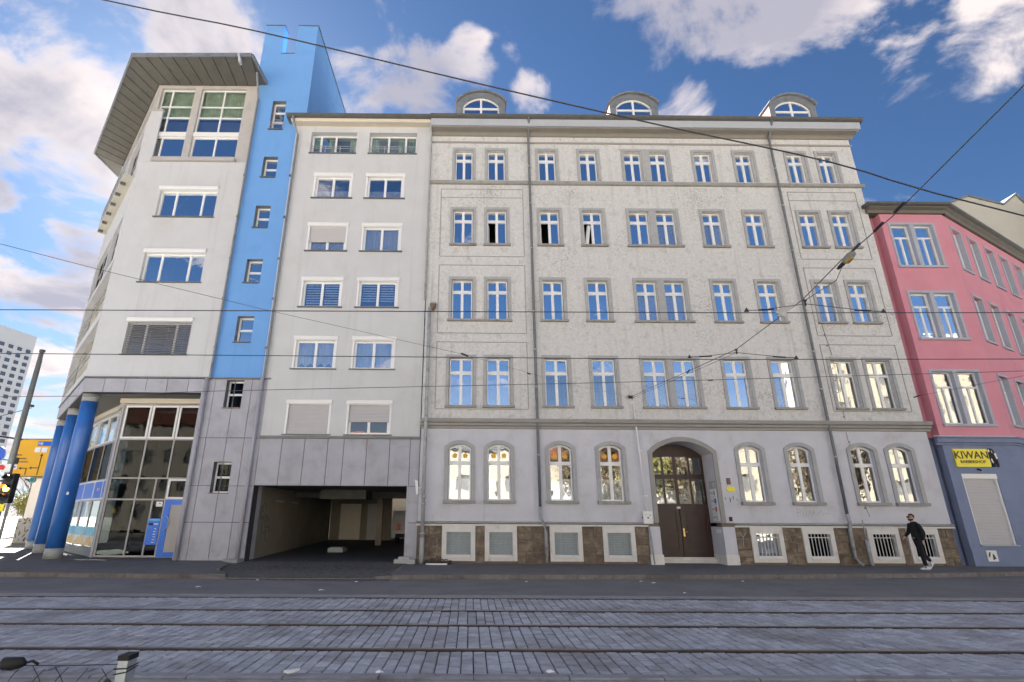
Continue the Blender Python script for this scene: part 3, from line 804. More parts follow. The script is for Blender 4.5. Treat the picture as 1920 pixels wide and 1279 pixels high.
b.holes(x0, x1, 2.05, 4.5, [(x0 + .12, x0 + .62, 3.30, 3.98), (x0 + .70, cx - .06, 3.30, 4.0), (x0 + .12, x0 + .62, 2.16, 3.12), (x0 + .70, cx - .06, 2.16, 3.12),
                            (cx + .06, x1 - .62, 3.30, 4.0), (x1 - .54, x1 - .1, 3.3, 3.98), (cx + .06, x1 - .62, 2.16, 3.12), (x1 - .54, x1 - .1, 2.16, 3.12)], y, y + .06)
b.build('door_fanlight', 'door_wood', door)
MB().box(x0 + .05, x1 - .05, y + .025, y + .035, 2.1, 4.35).build('pane', 'glass_ground', door)
for (a, c) in ((x0, cx - .012), (cx + .012, x1)):
    b = MB(); b.holes(a, c, .20, 2.05, [(a + .14, c - .14, .42, 1.0), (a + .14, c - .14, 1.12, 1.92)], y - .02, y + .02)
    b.box(a + .145, c - .145, y + .005, y + .022, .42, 1.0).box(a + .145, c - .145, y + .005, y + .022, 1.12, 1.92)
    b.box(a + .24, c - .24, y - .012, y + .004, .52, .90).box(a + .24, c - .24, y - .012, y + .004, 1.22, 1.82)
    b.build('door_leaf', 'door_wood', door)
MB().tube([(cx + .09, y - .03, 1.12), (cx + .09, y - .09, 1.12), (cx + .2, y - .09, 1.12)], .014).box(cx + .06, cx + .12, y - .03, y - .021, .95, 1.25).build('door_handle', 'brass', door)
MB().box(x0, x1, y - .25, y + .1, .0, .12).box(x0, x1, y - .08, y + .1, .12, .20).build('door_step', 'threshold', door)
MB().box(DX0, DX1, REV + .8, REV + .9, .1, 4.4).build('hall_wall', 'interior', door)
MB().box(cx - .09, cx + .05, y - .03, y - .021, 1.98, 2.06).build('door_notice', 'sign_white', door)
# plaques in the right-hand reveal
pl = empty('plaque_board', (DX1 - .03, .5, 1.5), 'column of white and blue practice plaques on the right side of the grey house doorway', 'plaque')
for k in range(5):
    z = 1.52 + k * .30
    MB().box(DX1 - .03, DX1 - .006, .06, .56, z, z + .285).build('plaque', ['sign_white', 'poster_sky', 'sign_white', 'sign_white', 'frame_grey'][k] if k != 1 else 'sign_white', pl)
    MB().box(DX1 - .036, DX1 - .031, .10 + .04 * (k % 2), .26, z + .05, z + .22).build('print', ['beige_box', 'sign_red', 'sign_blue', 'pipe_light', 'beige_box'][k], pl)
    MB().box(DX1 - .036, DX1 - .031, .32, .52, z + .11, z + .17).build('print', ['poster_sky', 'pipe_light', 'pipe_light', 'fascia', 'fascia'][k], pl)
solo('door_number_plate', MB().box(DX1 - .012, DX1 - .001, .1, .5, 1.10, 1.24), 'sign_white', 'small white house name plate low in the right reveal of the wooden door', 'plate')
# plinth: coping, mortar, stones, basement windows
BW = [(-1.06, .18), (.53, 1.73), (2.95, 4.16), (4.93, 6.13), (10.46, 11.66), (12.40, 13.58), (14.84, 16.02), (16.34, 17.50)]
band('plinth_coping', [(0, 1.47), (-.09, 1.45), (-.12, 1.40), (0, 1.38)], TX0 - .05, DX0 - .43, 'sill_stone')
band('plinth_coping', [(0, 1.47), (-.09, 1.45), (-.12, 1.40), (0, 1.38)], DX1 + .46, TX1 + .05, 'sill_stone')
band('plinth_moulding', [(0, 1.375), (-.08, 1.37), (-.08, 1.31), (0, 1.31)], TX0 - .05, DX0 - .43, 'white_stone')
band('plinth_moulding', [(0, 1.375), (-.08, 1.37), (-.08, 1.31), (0, 1.31)], DX1 + .46, TX1 + .05, 'white_stone')
for (wa, wb) in ((TX0, DX0 - .01), (DX1 + .01, TX1)): MB().holes(wa, wb, -.1, 1.455, [(a + .1, c - .1, .12, 1.2) for a, c in BW if wa < a < wb], .001, .4, back=False).build('plinth_wall', 'mortar', ten)
gaps = [(TX0, -1.06), (.18, .53), (1.73, 2.95), (4.16, 4.93), (6.13, DX0 - .45), (DX1 + .45, 10.46), (11.66, 12.40), (13.58, 14.84), (16.02, 16.34), (17.50, TX1)]
for (a, c) in gaps:
    z = .0
    while z < 1.28:
        hgt = min(rnd.choice((.26, .32, .40)), 1.305 - z)
        if 1.305 - z - hgt < .14: hgt = 1.305 - z
        x = a
        while x < c - .01:
            ww = rnd.uniform(.30, .70)
            if c - x - ww < .22: ww = c - x
            g2 = rnd.uniform(.008, .016); p = rnd.uniform(.012, .045)
            A = [(x + g2 + rnd.uniform(0, .02), z + g2 + rnd.uniform(0, .015)), (x + ww - g2 - rnd.uniform(0, .02), z + g2 + rnd.uniform(0, .015)),
                 (x + ww - g2 - rnd.uniform(0, .02), z + hgt - g2 - rnd.uniform(0, .02)), (x + g2 + rnd.uniform(0, .02), z + hgt - g2 - rnd.uniform(0, .02))]
            b = MB(); I = [(q[0] + (x + ww / 2 - q[0]) * .07, q[1] + (z + hgt / 2 - q[1]) * .12) for q in A]
            b.face([(q[0], -p, q[1]) for q in I])
            for k in range(4):
                k2 = (k + 1) % 4
                b.face([(A[k][0], -p + .015, A[k][1]), (A[k2][0], -p + .015, A[k2][1]), (I[k2][0], -p, I[k2][1]), (I[k][0], -p, I[k][1])])
                b.face([(A[k][0], .0, A[k][1]), (A[k2][0], .0, A[k2][1]), (A[k2][0], -p + .015, A[k2][1]), (A[k][0], -p + .015, A[k][1])])
            b.build('plinth_stone', 'stone', ten); x += ww
        z += hgt
for i, (a, c) in enumerate(BW):
    w = c - a
    b = MB()
    b.holes(0, w, 0, 1.22, [(.17, w - .17, .22, 1.0)], -.07, .16, back=False)
    b.holes(.115, w - .115, .12, 1.06, [(.17, w - .17, .22, 1.0)], -.085, -.07, back=False)
    frame = put(b.mesh('basement_window', 'white_stone'), 'basement_window', ten, (a, 0, .09))
    if i < 4:
        child(box_mesh('pane', w - .34, .02, .80, 'frosted'), 'pane', frame, (w / 2, .10, .21))
        g1 = MB()
        for k in range(9): g1.box(.15, w - .15, -.035, -.025, .27 + k * .085, .285 + k * .085)
        for k in range(5): g1.box(.2 + k * (w - .41) / 4, .212 + k * (w - .41) / 4, -.025, -.015, .18, 1.02)
        child(g1.mesh('grille', 'pipe_light'), 'grille', frame)
    else:
        child(pane_mesh(w - .34, .80, 'glass_soft' if i == 4 else 'glass_dark'), 'pane', frame, (.17, .12, .21))
        if i == 4: child(curtain_mesh(w - .36, .72, waves=6, cut=.08), 'curtain', frame, (.18, .16, .26))
        g1 = MB(); n = 7
        for k in range(n): g1.box(.2 + k * (w - .42) / (n - 1), .222 + k * (w - .42) / (n - 1), -.03, -.01, .16, 1.0)
        g1.box(.15, w - .15, -.05, -.031, .86, .89).box(.15, w - .15, -.05, -.031, .20, .23)
        child(g1.mesh('grille', 'grille'), 'grille', frame)
        child(MB().box(.17, w - .17, .3, .32, .2, 1.0).mesh('cellar_dark', 'interior'), 'cellar_wall', frame)
    child(MB().poly_x([(-.14, .15), (-.07, .22), (-.07, .12), (-.14, .10)], .18, w - .18).mesh('sill', 'white_stone'), 'sill', frame)
# downpipes
def downpipe(x, zt, zb, m, r=.055, y=-.13, top=True, parent=ten, bends=None):
    b = MB(); pts = ([(x, -.6, zt), (x, -.55, zt - .2), (x, y, zt - .75)] if top else [(x, y, zt)]) + (bends or []) + [(x, y, zb)]
    if bends: pts = pts[:-1]
    b.tube(pts, r, 10)
    o = b.build('downpipe', m, parent, smooth=True)
    return o
downpipe(2.62, 19.7, 1.5, 'pipe_dark', bends=[(2.62, -.13, 4.7), (2.62, -.13, 2.0)])
downpipe(14.20, 19.7, 1.5, 'pipe_dark', bends=[(14.20, -.13, 4.7), (14.18, -.13, 1.8)])
MB().tube([(2.62, -.13, 2.0), (2.62, -.16, 1.6), (2.74, -.22, 1.35), (2.78, -.2, 1.1), (2.80, -.12, .05)], .06, 10).build('downpipe', 'pipe_light', ten, smooth=True)
MB().tube([(14.18, -.13, 1.8), (14.17, -.2, 1.45), (14.17, -.12, 1.2), (14.15, -.12, .25), (14.3, -.3, .04)], .062, 10).build('downpipe', 'pipe_light', ten, smooth=True)
MB().tube([(14.72, -.12, .9), (14.72, -.12, .02)], .065, 10).tube([(14.72, -.10, 1.6), (14.72, -.12, .9)], .02, 8).build('conduit', 'pipe_light', ten, smooth=True)
b = MB()
for x_ in (2.62, 14.20):
    for z in (3.9, 6.6, 8.2, 9.9, 12.9, 15.2, 17.2): b.tube([(x_, -.13, z), (x_, -.13, z + .05)], .072, 10)
b.build('pipe_clamp', 'pipe_light', ten, kind='stuff')
MB().tube([(-2.03, -.5, 19.3), (-2.03, -.12, 18.9), (-2.03, -.09, 10.4)], .045, 8).build('downpipe', 'pipe_light', ten, smooth=True)

# ---- things fixed to the grey house
lm = MB().tube([(-1.78, -.25, 0), (-1.78, -.25, .9)], .085, 12).tube([(-1.78, -.25, .9), (-1.80, -.25, 10.0)], .07, 12)
for z in (1.0, 2.05, 2.3, 5.2): lm.tube([(-1.78, -.25, z), (-1.78, -.25, z + .06)], .10, 12)
solo('standpipe', lm, 'pipe_light', 'tall slim grey steel post beside the garage pier, against the seam of the two houses', 'post', smooth=True, at=(-1.78, -.25, 0))
al = empty('alarm_siren', (-1.66, -.12, 9.9), 'small brown globe siren on the grey house wall near the top of the slim post', 'siren')
MB().tube([(-1.66, 0, 10.22), (-1.66, -.2, 10.22)], .02).tube([(-1.66, -.2, 10.26), (-1.66, -.2, 10.18)], [.13, .15], 12).build('siren_cap', 'pipe_light', al)
MB().tube([(-1.66, -.2, 10.18), (-1.66, -.2, 10.02), (-1.66, -.2, 9.94), (-1.66, -.2, 9.88)], [.125, .12, .08, .02], 12).build('siren_body', 'stone', al, smooth=True)
c_ = empty('conduit_box', (6.62, -.1, 1.3), 'white electrical box at the foot of the white conduit left of the wooden door', 'electrical box')
MB().tube([(6.50, -.09, 6.0), (6.64, -.09, 1.85)], .032, 8).build('conduit', 'shutter_box', c_, smooth=True)
MB().box(6.46, 6.80, -.22, -.06, 1.42, 1.86).build('box_body', 'shutter_box', c_)
MB().box(6.43, 6.45, -.15, -.11, 1.6, 1.66).box(6.60, 6.65, -.226, -.222, 1.6, 1.66).box(6.69, 6.72, -.226, -.222, 1.7, 1.74).box(6.54, 6.56, -.226, -.222, 1.72, 1.76).build('fitting', 'black', c_)
MB().tube([(6.66, -.12, 1.42), (6.70, -.12, .9), (6.74, -.1, .02)], [.02, .035, .035], 8).build('cable', 'pipe_light', c_, smooth=True)
for q in (2.4, 4.1, 5.4):
    MB().box(6.46 + (6 - q) * .034, 6.60 + (6 - q) * .034, -.13, -.05, q, q + .04).build('clip', 'shutter_box', c_)
b = MB().box(9.86, 9.99, -.06, -.001, 2.86, 3.10); solo('wall_stub', b, 'peach', 'small reddish block on the grey wall right of the doorway arch', 'block')
b = MB().poly_y([(9.84, 2.62), (10.10, 2.62), (10.14, 2.70), (10.08, 2.78), (9.86, 2.78), (9.80, 2.70)], -.03, -.001); solo('house_number', b, 'yellow', 'small pale yellow sticker sign on the wall below the reddish block', 'sign')
b = MB().box(9.76, 9.86, -.05, -.001, 1.52, 1.68); solo('bell_plate', b, 'black_metal', 'small dark bell plate just above the plinth right of the door', 'bell')
b = MB()
for (cx_, cz_, s_) in ((9.72, 2.35, .06), (9.9, 2.3, .09), (10.03, 2.38, .07), (10.16, 2.3, .05), (9.65, 2.9, .03), (9.6, 3.3, .035), (9.9, 3.7, .03), (9.5, 3.9, .03), (10.2, 2.6, .03)):
    b.box(cx_ - s_ / 6, cx_ + s_ / 6, -.004, -.001, cz_ - s_, cz_ + s_ * .8)
solo('paint_chips', b, 'graffiti', 'dark chipped marks in the render right of the wooden door', 'wall marks')
# graffiti tag below the eighth ground floor window
tg = empty('graffiti_tag', (12.6, -.004, 1.7), 'faint dark scrawled tag on the wall under the right ground floor windows', 'graffiti')
def scrawl(pts, r, parent, m='graffiti', y=-.006):
    MB().tube([(p[0], y, p[1]) for p in pts], r, 4, cap=False).build('stroke', m, parent)
scrawl([(12.35, 1.68), (12.40, 2.0), (12.52, 1.97), (12.50, 1.86), (12.38, 1.85)], .0035, tg)
scrawl([(12.60, 1.90), (12.60, 1.72), (12.70, 1.72), (12.74, 1.92)], .0035, tg)
scrawl([(12.80, 1.70), (12.86, 1.93), (12.93, 1.72), (13.0, 1.92), (13.04, 1.74)], .0035, tg)
scrawl([(13.1, 1.75), (13.3, 1.95), (13.35, 1.80), (13.6, 1.84)], .003, tg)
t2 = empty('bird_mark_graffiti', (9.95, -.09, .6), 'pale scrawled forked mark on the brown plinth stones right of the door', 'graffiti')
scrawl([(10.05, 1.15), (10.15, .95), (10.13, .62)], .012, t2, 'pipe_light', -.06); scrawl([(10.28, 1.12), (10.15, .95)], .012, t2, 'pipe_light', -.06)
t3 = empty('hook_mark_graffiti', (-1.4, -.09, .5), 'pale hook shaped mark on the brown stones left of the first basement window', 'graffiti')
scrawl([(-1.25, .85), (-1.22, .58), (-1.40, .56)], .012, t3, 'pipe_light', -.06)
# cable running down the right end
b = MB(); P = [(14.85, 9.6), (14.9, 9.1), (15.0, 8.3), (15.02, 7.4), (14.95, 6.3), (14.97, 5.4)]
b.tube([(p[0], -.02, p[1]) for p in P], .008, 4)
P = [(14.9, 4.9), (14.94, 3.9), (15.0, 3.0), (15.0, 2.2), (15.1, 1.7)]
b.tube([(p[0], -.02, p[1]) for p in P], .008, 4)
for k in range(16): b.box(14.86 + k * .008, 14.90 + k * .008, -.035, -.001, 9.5 - k * .5, 9.53 - k * .5)
solo('wall_cable', b, 'cable', 'thin dark cable tacked down the grey wall just right of the second downpipe', 'cable')

# ---------------------------------------------------------------- white apartment block over the garage
apt = empty('apartment_block', (-5.2, 0, 0), 'plain white apartment block with roller shutter windows above a garage entrance', 'apartment block')
AX0, AX1 = -8.30, -2.03
WINX = [(-7.40, -5.62), (-4.98, -3.20)]
RZ = {5: (15.50, 16.68), 4: (12.78, 14.02), 3: (10.10, 11.32), 2: (7.36, 8.60), 1: (4.68, 5.88)}
hs = []
for r, (z0, z1) in RZ.items():
    for (a, c) in WINX: hs.append((a, c, z0, z1 + .19))
hs += [(-7.79, -5.60, 17.98, 19.18), (-4.99, -2.72, 17.98, 19.18)]
MB().holes(AX0 - .26, AX1, 6.93, 19.52, [h for h in hs if h[2] > 6.9], 0, .35, back=False).build('upper_wall', 'white_render', apt)
MB().holes(AX0, AX1, 4.60, 6.93, [h for h in hs if h[2] < 6.9], 0, .35, back=False).build('lower_wall', 'white_render', apt)
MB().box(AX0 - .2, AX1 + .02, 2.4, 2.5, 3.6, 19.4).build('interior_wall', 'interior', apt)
b = MB()
for z in (4.2, 6.95, 9.65, 12.35, 15.05, 17.75): b.box(AX0 - .2, AX1, .4, 2.39, z, z + .22)
b.build('floor_slab', 'garage_ceiling', apt)
MB().box(AX0 - .26, AX0, .35, 11, 4.6, 19.4).box(AX1 - .3, AX1, .35, 11, 4.6, 19.4).box(AX0, AX1, 11, 11.3, 4.6, 19.4).build('side_wall', 'white_render', apt)
MB().poly_x([(0, 4.52), (-.07, 4.52), (-.08, 4.60), (0, 4.62)], AX0, AX1 + .04).build('ledge', 'pipe_dark', apt)
# eave
MB().poly_x([(.3, 19.52), (-.34, 19.52), (-.40, 19.60), (-.40, 19.66), (.3, 19.66)], AX0 - .42, AX1 + .02).build('eave_board', 'beige_box', apt)
MB().poly_x([(.3, 19.665), (-.46, 19.665), (-.55, 19.72), (-.57, 19.82), (-.50, 19.85), (.3, 19.87)], AX0 - .62, AX1 - .04).build('gutter', 'gutter_metal', apt)
MB().face([(AX0 - .5, -.3, 19.88), (AX1 - .05, -.3, 19.88), (AX1 - .05, 6, 22.6), (AX0 - .5, 6, 22.6)]).build('roof', 'gutter_metal', apt)
def apt_window(a, c, z0, z1, row, col):
    w = c - a; h = z1 - z0; hh = h + .19
    b = MB()
    b.holes(0, w, 0, h, [(.075, w - .075, .012, h - .012)], -.02, .10)
    rails = cached(('aptrail', round(h, 2)), lambda: b.mesh('window', 'white_frame'))
    win = put(rails, 'window', apt, (a, 0, z0))
    child(cached('sbox', lambda: MB().poly_x([(-.05, .0), (-.075, .03), (-.075, .15), (-.05, .185), (.2, .185), (.2, .0)], -.03, w + .03).mesh('shutter_box', 'shutter_box')), 'shutter_box', win, (0, 0, h))
    child(cached('asill', lambda: MB().box(-.06, w + .06, -.10, .12, -.04, -.001).mesh('sill', 'pipe_dark')), 'sill', win)
    fme, li = window_grid('casement_frame', w - .152, h - .01, [(w - .152) / 2], [], .085, 'white_frame')
    fo = child(fme, 'casement_frame', win, (.076, .11, .005))
    k = 'glass_ground' if row == 1 else 'glass_mid'
    for l in li: child(pane_mesh(l[1] - l[0], l[3] - l[2], k), 'pane', win, (.076 + l[0], .14, .005 + l[2]))
    def shut(f):
        hs_ = h * f; n = max(3, int(hs_ / .055))
        def mk():
            b = MB()
            for q in range(n):
                za = h - hs_ + q * hs_ / n
                b.poly_x([(.085, za + .003), (.072, za + .015), (.072, za + hs_ / n - .006), (.085, za + hs_ / n)], .08, w - .08)
            b.box(.08, w - .08, .086, .09, h - hs_, h)
            return b.mesh('roller_shutter', 'shutter')
        child(cached(('shut', round(hs_, 2)), mk), 'roller_shutter', win)
    if (row, col) == (4, 0): shut(.62)
    if (row, col) == (1, 0): shut(1.0)
    if (row, col) == (1, 1): shut(.58)
    L_, R2 = li[0], li[1]
    def cur(l, hz, m, waves, cut=0.0, z=0.0, nm='curtain'):
        child(curtain_mesh(l[1] - l[0] + .02, hz, m, waves, .02, cut), nm, win, (.076 + l[0] - .01, .22, .01 + l[2] + z))
    hgt = h - .17
    if row == 5:
        for l in (L_, R2): cur(l, hgt * .42, 'curtain', 9, .0)
    if (row, col) == (4, 1):
        for l in (L_, R2): cur(l, hgt, 'curtain', 6)
    if (row, col) == (4, 0):
        for l in (L_, R2): cur(l, hgt * .4, 'curtain', 8)
    if row == 3:
        for l in (L_, R2):
            b = MB(); n = 9; s0 = 0 if col == 0 else 2
            for q in range(s0, n): b.box(.04, l[1] - l[0] - .04, 0, .01, q * hgt / n + .01, q * hgt / n + hgt / n * .62)
            child(cached(('dblind', col, round(l[1] - l[0], 2)), lambda: b.mesh('day_night_blind', 'curtain')), 'day_night_blind', win, (.076 + l[0], .20, .01 + l[2]))
    if row == 2:
        for l in (L_, R2): cur(l, hgt, 'curtain', 5, .16 if col == 0 else .05)
for r, (z0, z1) in RZ.items():
    for ci, (a, c) in enumerate(WINX): apt_window(a, c, z0, z1, r, ci)
for (a, c) in ((-7.79, -5.60), (-4.99, -2.72)):
    w = c - a
    me, li = window_grid('window', w, 1.19, [.42, w / 2 + .04], [], .07)
    if a > -6: me, li = window_grid('window', w, 1.19, [w / 2 - .24, w - .55], [], .07)
    win = put(me, 'window', apt, (a, .28, 17.985)); add_panes(win, li, 'glass_clear')
    for l in li: child(curtain_mesh(min(.34, l[1] - l[0]), l[3] - l[2], 'curtain_green', 4, .02), 'curtain', win, (l[0] if l[4] == 0 else l[1] - min(.34, l[1] - l[0]), .16, l[2]))
    b = MB(); b.box(a + .02, c - .02, -.03, -.01, 18.22, 18.24).box(a + .02, c - .02, -.03, -.01, 18.34, 18.36)
    for q in range(4): b.box(a + .02 + q * (w - .07) / 3, a + .05 + q * (w - .07) / 3, -.032, .0, 18.0, 18.37)
    b.build('window_rail', 'pipe_light', apt)
    MB().box(a - .03, c + .03, -.06, .27, 17.93, 17.98).build('sill', 'pipe_dark', apt)
# garage front: cladding panels and opening
def panel(parent, x0, x1, z0, z1, y=0.0, d=.05, m='cladding', g2=.010, name='cladding_panel', lab=None):
    b = MB(); e = .006
    b.box(x0 + g2, x1 - g2, y - d, y, z0 + g2, z1 - g2)
    return b.build(name, m, parent, label=lab)
PX = [AX0, -7.42, -6.53, -5.62, -4.99, -4.09, -3.19, -2.39, AX1 + .02]
MB().holes(AX0, AX1 + .04, 0, 4.52, [(AX0 + .001, -2.36, -.01, 2.72)], .052, .45).build('garage_front_wall', 'joint', apt)
for x0, x1 in zip(PX, PX[1:]): panel(apt, x0, x1, 2.72, 4.52, .052)
for z0, z1 in ((0.03, 1.40), (1.40, 2.72)): panel(apt, -2.36, AX1 + .04, z0, z1, .052)
MB().box(-2.45, -2.35, .0, .5, 0.0, 2.72).build('pier_side', 'cladding', apt)
# the garage passage
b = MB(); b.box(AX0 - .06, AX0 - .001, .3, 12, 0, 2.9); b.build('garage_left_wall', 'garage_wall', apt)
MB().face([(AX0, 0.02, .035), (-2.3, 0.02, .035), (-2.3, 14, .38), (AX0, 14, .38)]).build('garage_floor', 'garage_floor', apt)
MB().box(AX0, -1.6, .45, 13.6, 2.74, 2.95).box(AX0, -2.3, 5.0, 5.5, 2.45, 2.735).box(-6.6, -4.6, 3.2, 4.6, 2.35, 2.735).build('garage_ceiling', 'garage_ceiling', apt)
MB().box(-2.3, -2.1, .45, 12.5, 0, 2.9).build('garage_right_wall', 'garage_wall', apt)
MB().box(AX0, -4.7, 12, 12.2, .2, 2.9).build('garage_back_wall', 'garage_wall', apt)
MB().box(-8.4, -1.9, 14.6, 14.8, .2, 6.5).box(-2.1, -1.9, 12.5, 14.6, .2, 6.5).build('yard_wall', 'garage_wall', apt)
MB().box(-7.7, -6.5, 11.94, 11.99, .36, 2.35).build('garage_door_leaf', 'beige_box', apt)
MB().box(-6.1, -5.3, 11.94, 11.99, .36, 2.35).build('garage_door_leaf', 'frame_grey', apt)
MB().box(-4.9, -4.6, 8.0, 8.3, .2, 2.74).build('garage_pillar', 'garage_wall', apt)
MB().box(AX0 + .005, AX0 + .03, 2.6, 3.6, 2.20, 2.25).box(AX0 + .005, AX0 + .03, 4.6, 5.6, 2.20, 2.25).build('wall_rail', 'galvanised', apt)
tg = empty('garage_graffiti', (AX0 + .004, 1.8, 1.5), 'dark looping scrawl sprayed on the left wall just inside the garage', 'graffiti')
for k in range(5):
    cy, cz, rr = 1.1 + k * .22, 1.75 - .2 * k + .25 * (k % 2), .16 + .05 * (k % 3)
    MB().tube([(AX0 + .012, cy + rr * math.cos(a * .5), cz + rr * 1.5 * math.sin(a * .5)) for a in range(0, 12)], .009, 4, cap=False).build('stroke', 'graffiti', tg)
# things in the garage mouth
b = MB(); b.poly_z([(-6.25, 3.9), (-5.6, 3.9), (-5.55, 4.6), (-6.3, 4.6)], .12, .30); b.poly_z([(-6.18, 3.98), (-5.67, 3.98), (-5.65, 4.52), (-6.2, 4.52)], .30, .34)
solo('concrete_block', b, 'column_base', 'pale concrete block standing on the garage floor between the lanes', 'block')
b = MB(); b.box(-2.75, -2.0, -.45, .0, 0, .16).box(-2.6, -2.2, -.38, -.05, .16, .24); solo('pier_foot_stones', b, 'column_base', 'low worn concrete wheel guard at the foot of the right garage pier', 'concrete guard')
b = MB(); b.poly_z([(-8.95, -.3), (-8.5, -.75), (-8.3, -.6), (-8.32, .3), (-8.6, .1)], .02, .13); solo('corner_guard_stone', b, 'column_base', 'small worn concrete guard at the left garage corner', 'concrete guard')
car = empty('parked_van', (-3.4, 10.6, .3), 'rear end of a light parked van at the dark back of the garage', 'van')
MB().poly_x([(9.8, .55), (9.75, .9), (9.85, 1.3), (10.0, 1.95), (13.5, 1.95), (13.8, .55)], -4.3, -2.5).build('body', 'car_paint', car)
MB().box(-4.1, -2.7, 9.72, 9.84, .55, .75).build('bumper', 'black', car)
MB().box(-4.05, -3.85, 9.70, 9.75, .95, 1.25).build('tail_light', 'sign_red', car); MB().box(-3.6, -3.2, 9.71, 9.74, .85, .97).build('number_plate', 'orange', car)
for x_ in (-4.2, -2.8): MB().tube([(x_, 10.6, .62), (x_ + .2, 10.6, .62)], .32, 14).build('wheel', 'tyre', car)
sg = empty('garage_flap_sign', (-2.03, -.3, 2.4), 'small white tilted bracket sign on the garage pier beside the grey post', 'sign')
MB().tube([(-2.0, -.05, 2.66), (-1.82, -.3, 2.66)], .012, 6).build('bracket', 'shutter_box', sg); MB().poly_y([(-2.12, 2.95), (-2.0, 2.90), (-1.97, 2.45), (-2.05, 2.40)], -.33, -.30).build('plate', 'sign_white', sg)
b = MB(); r9 = random.Random(3)
for k in range(90):
    a = r9.uniform(0, 6.28); q = r9.random() ** .6
    x_, y_ = -1.15 + .5 * q * math.cos(a), -.42 + .3 * q * math.sin(a); z_ = .08 + .16 * (1 - q)
    s_ = r9.uniform(.03, .07); an = r9.uniform(0, 3)
    b.face([(x_, y_, z_), (x_ + s_ * math.cos(an), y_ + s_ * math.sin(an), z_ + .02), (x_ + s_ * math.cos(an) - s_ * math.sin(an), y_ + s_ * .8, z_ + r9.uniform(0, .05)), (x_ - s_ * math.sin(an), y_ + s_ * math.cos(an), z_ + .01)])
b.poly_z([(-1.6 + 1.0 * k_ / 8 if False else -1.15 + .46 * math.cos(2 * math.pi * k_ / 10), -.42 + .26 * math.sin(2 * math.pi * k_ / 10)) for k_ in range(10)], .0, .09)
solo('leaf_heap', b, 'leaves_dead', 'dark heap of dead leaves under the first basement window', 'leaves', kind='stuff')
solo('plastic_bag', MB().poly_z([(-1.55, -.62), (-1.2, -.7), (-.85, -.66), (-.8, -.55), (-1.2, -.50), (-1.6, -.52)], .0, .05).box(-1.3, -1.05, -.66, -.60, .05, .09), 'sign_white', 'flat white plastic bag lying in front of the dead leaf heap', 'bag')

# ---------------------------------------------------------------- blue stair tower
st = empty('stair_tower', (-9.6, 0, 0), 'bright blue narrow stair tower with a notched top, grey clad base and small square windows', 'tower')
SX0, SX1 = -10.70, -8.56
SW = [(-9.90, -9.24, 19.32, 21.05), (-9.92, -9.24, 16.60, 17.76), (-9.92, -9.24, 13.92, 15.08), (-9.94, -9.24, 11.20, 12.36), (-9.95, -9.24, 8.48, 9.66)]
GWN = [(-9.96, -9.26, 5.71, 6.86), (-9.96, -9.26, 2.43, 3.60)]
TY = .02
MB().holes(SX0, SX1, 6.95, 19.26, SW[1:], TY, .5, back=False).build('shaft_wall', 'blue_render', st)
MB().holes(-10.70, -8.16, 19.26, 22.0, [(SW[0][0], SW[0][1], 19.32, 21.05)], TY, .5).holes(-10.86, -8.16, 22.0, 25.93, [(-9.88, -9.17, 24.10, 25.94)], TY, .5, outer='x').build('tower_head', 'blue_render', st)
MB().box(-8.66, -8.16, .5, 9.5, 18, 25.92).box(-10.86, -10.4, .5, 9.5, 20.3, 23.2).box(-10.4, -8.66, 1.2, 9.5, 22.0, 23.2).build('tower_side', 'blue_render', st)
MB().box(-10.90, -9.86, -.01, .54, 25.935, 25.975).box(-9.19, -8.12, -.01, .54, 25.935, 25.975).box(-8.70, -8.12, .54, 9.5, 25.925, 25.965).box(-9.88, -9.17, -.005, .5, 24.06, 24.10).build('coping', 'pipe_dark', st)
MB().box(SX0 + .1, SX1 - .05, 1.6, 1.7, 1, 21.5).build('interior_wall', 'interior', st)
for k, (a, c, z0, z1) in enumerate(SW + GWN):
    w, h = c - a, z1 - z0
    zs_ = [h * .5] if k else [h * .36, h * .68]
    me, li = window_grid('window', w - .02, h - .02, [], zs_, .065, ih=.042)
    win = put(me, 'window', st, (a + .01, .26, z0 + .01)); add_panes(win, li, 'glass' if k < 5 else 'glass_dark')
    child(cached(('ssill', k > 4), lambda: MB().box(-.03, w + .01, -.34, -.01, -.035, 0).mesh('sill', 'pipe_dark')), 'sill', win)
    child(MB().box(-.008, -.001, -.23, 0, 0, h).box(-.001, w - .02, -.23, 0, h - .019, h - .012).mesh('reveal_shade_strip', 'pipe_dark'), 'reveal_shade_strip', win)  # thin dark strips added for the shade on the left and top reveals
    if k >= 5: child(curtain_mesh(.14, h - .1, waves=2), 'curtain', win, (.08, .14, .05))
    if k == 0: child(MB().box(0, w, -.27, -.25, .28, .30).box(0, w, -.27, -.25, .42, .44).box(0, .02, -.27, -.24, .05, .44).box(w - .04, w - .02, -.27, -.24, .05, .44).mesh('window_rail', 'pipe_light'), 'window_rail', win)
BX0, BX1 = -10.93, AX0
MB().holes(BX0, BX1, 0, 6.93, GWN, .052, .5, back=False).build('base_wall', 'joint', st)
MB().box(BX0, BX1 + .12, -.06, .05, 6.90, 6.95).build('base_ledge', 'pipe_dark', st)
MB().box(BX1 - .4, BX1 - .0005, .5, .9, 0, 2.72).box(BX0, BX0 + .3, .5, 2.0, 0, 6.3).build('base_return', 'cladding', st)
cols = [BX0, -10.42, -9.61, -8.92, BX1]
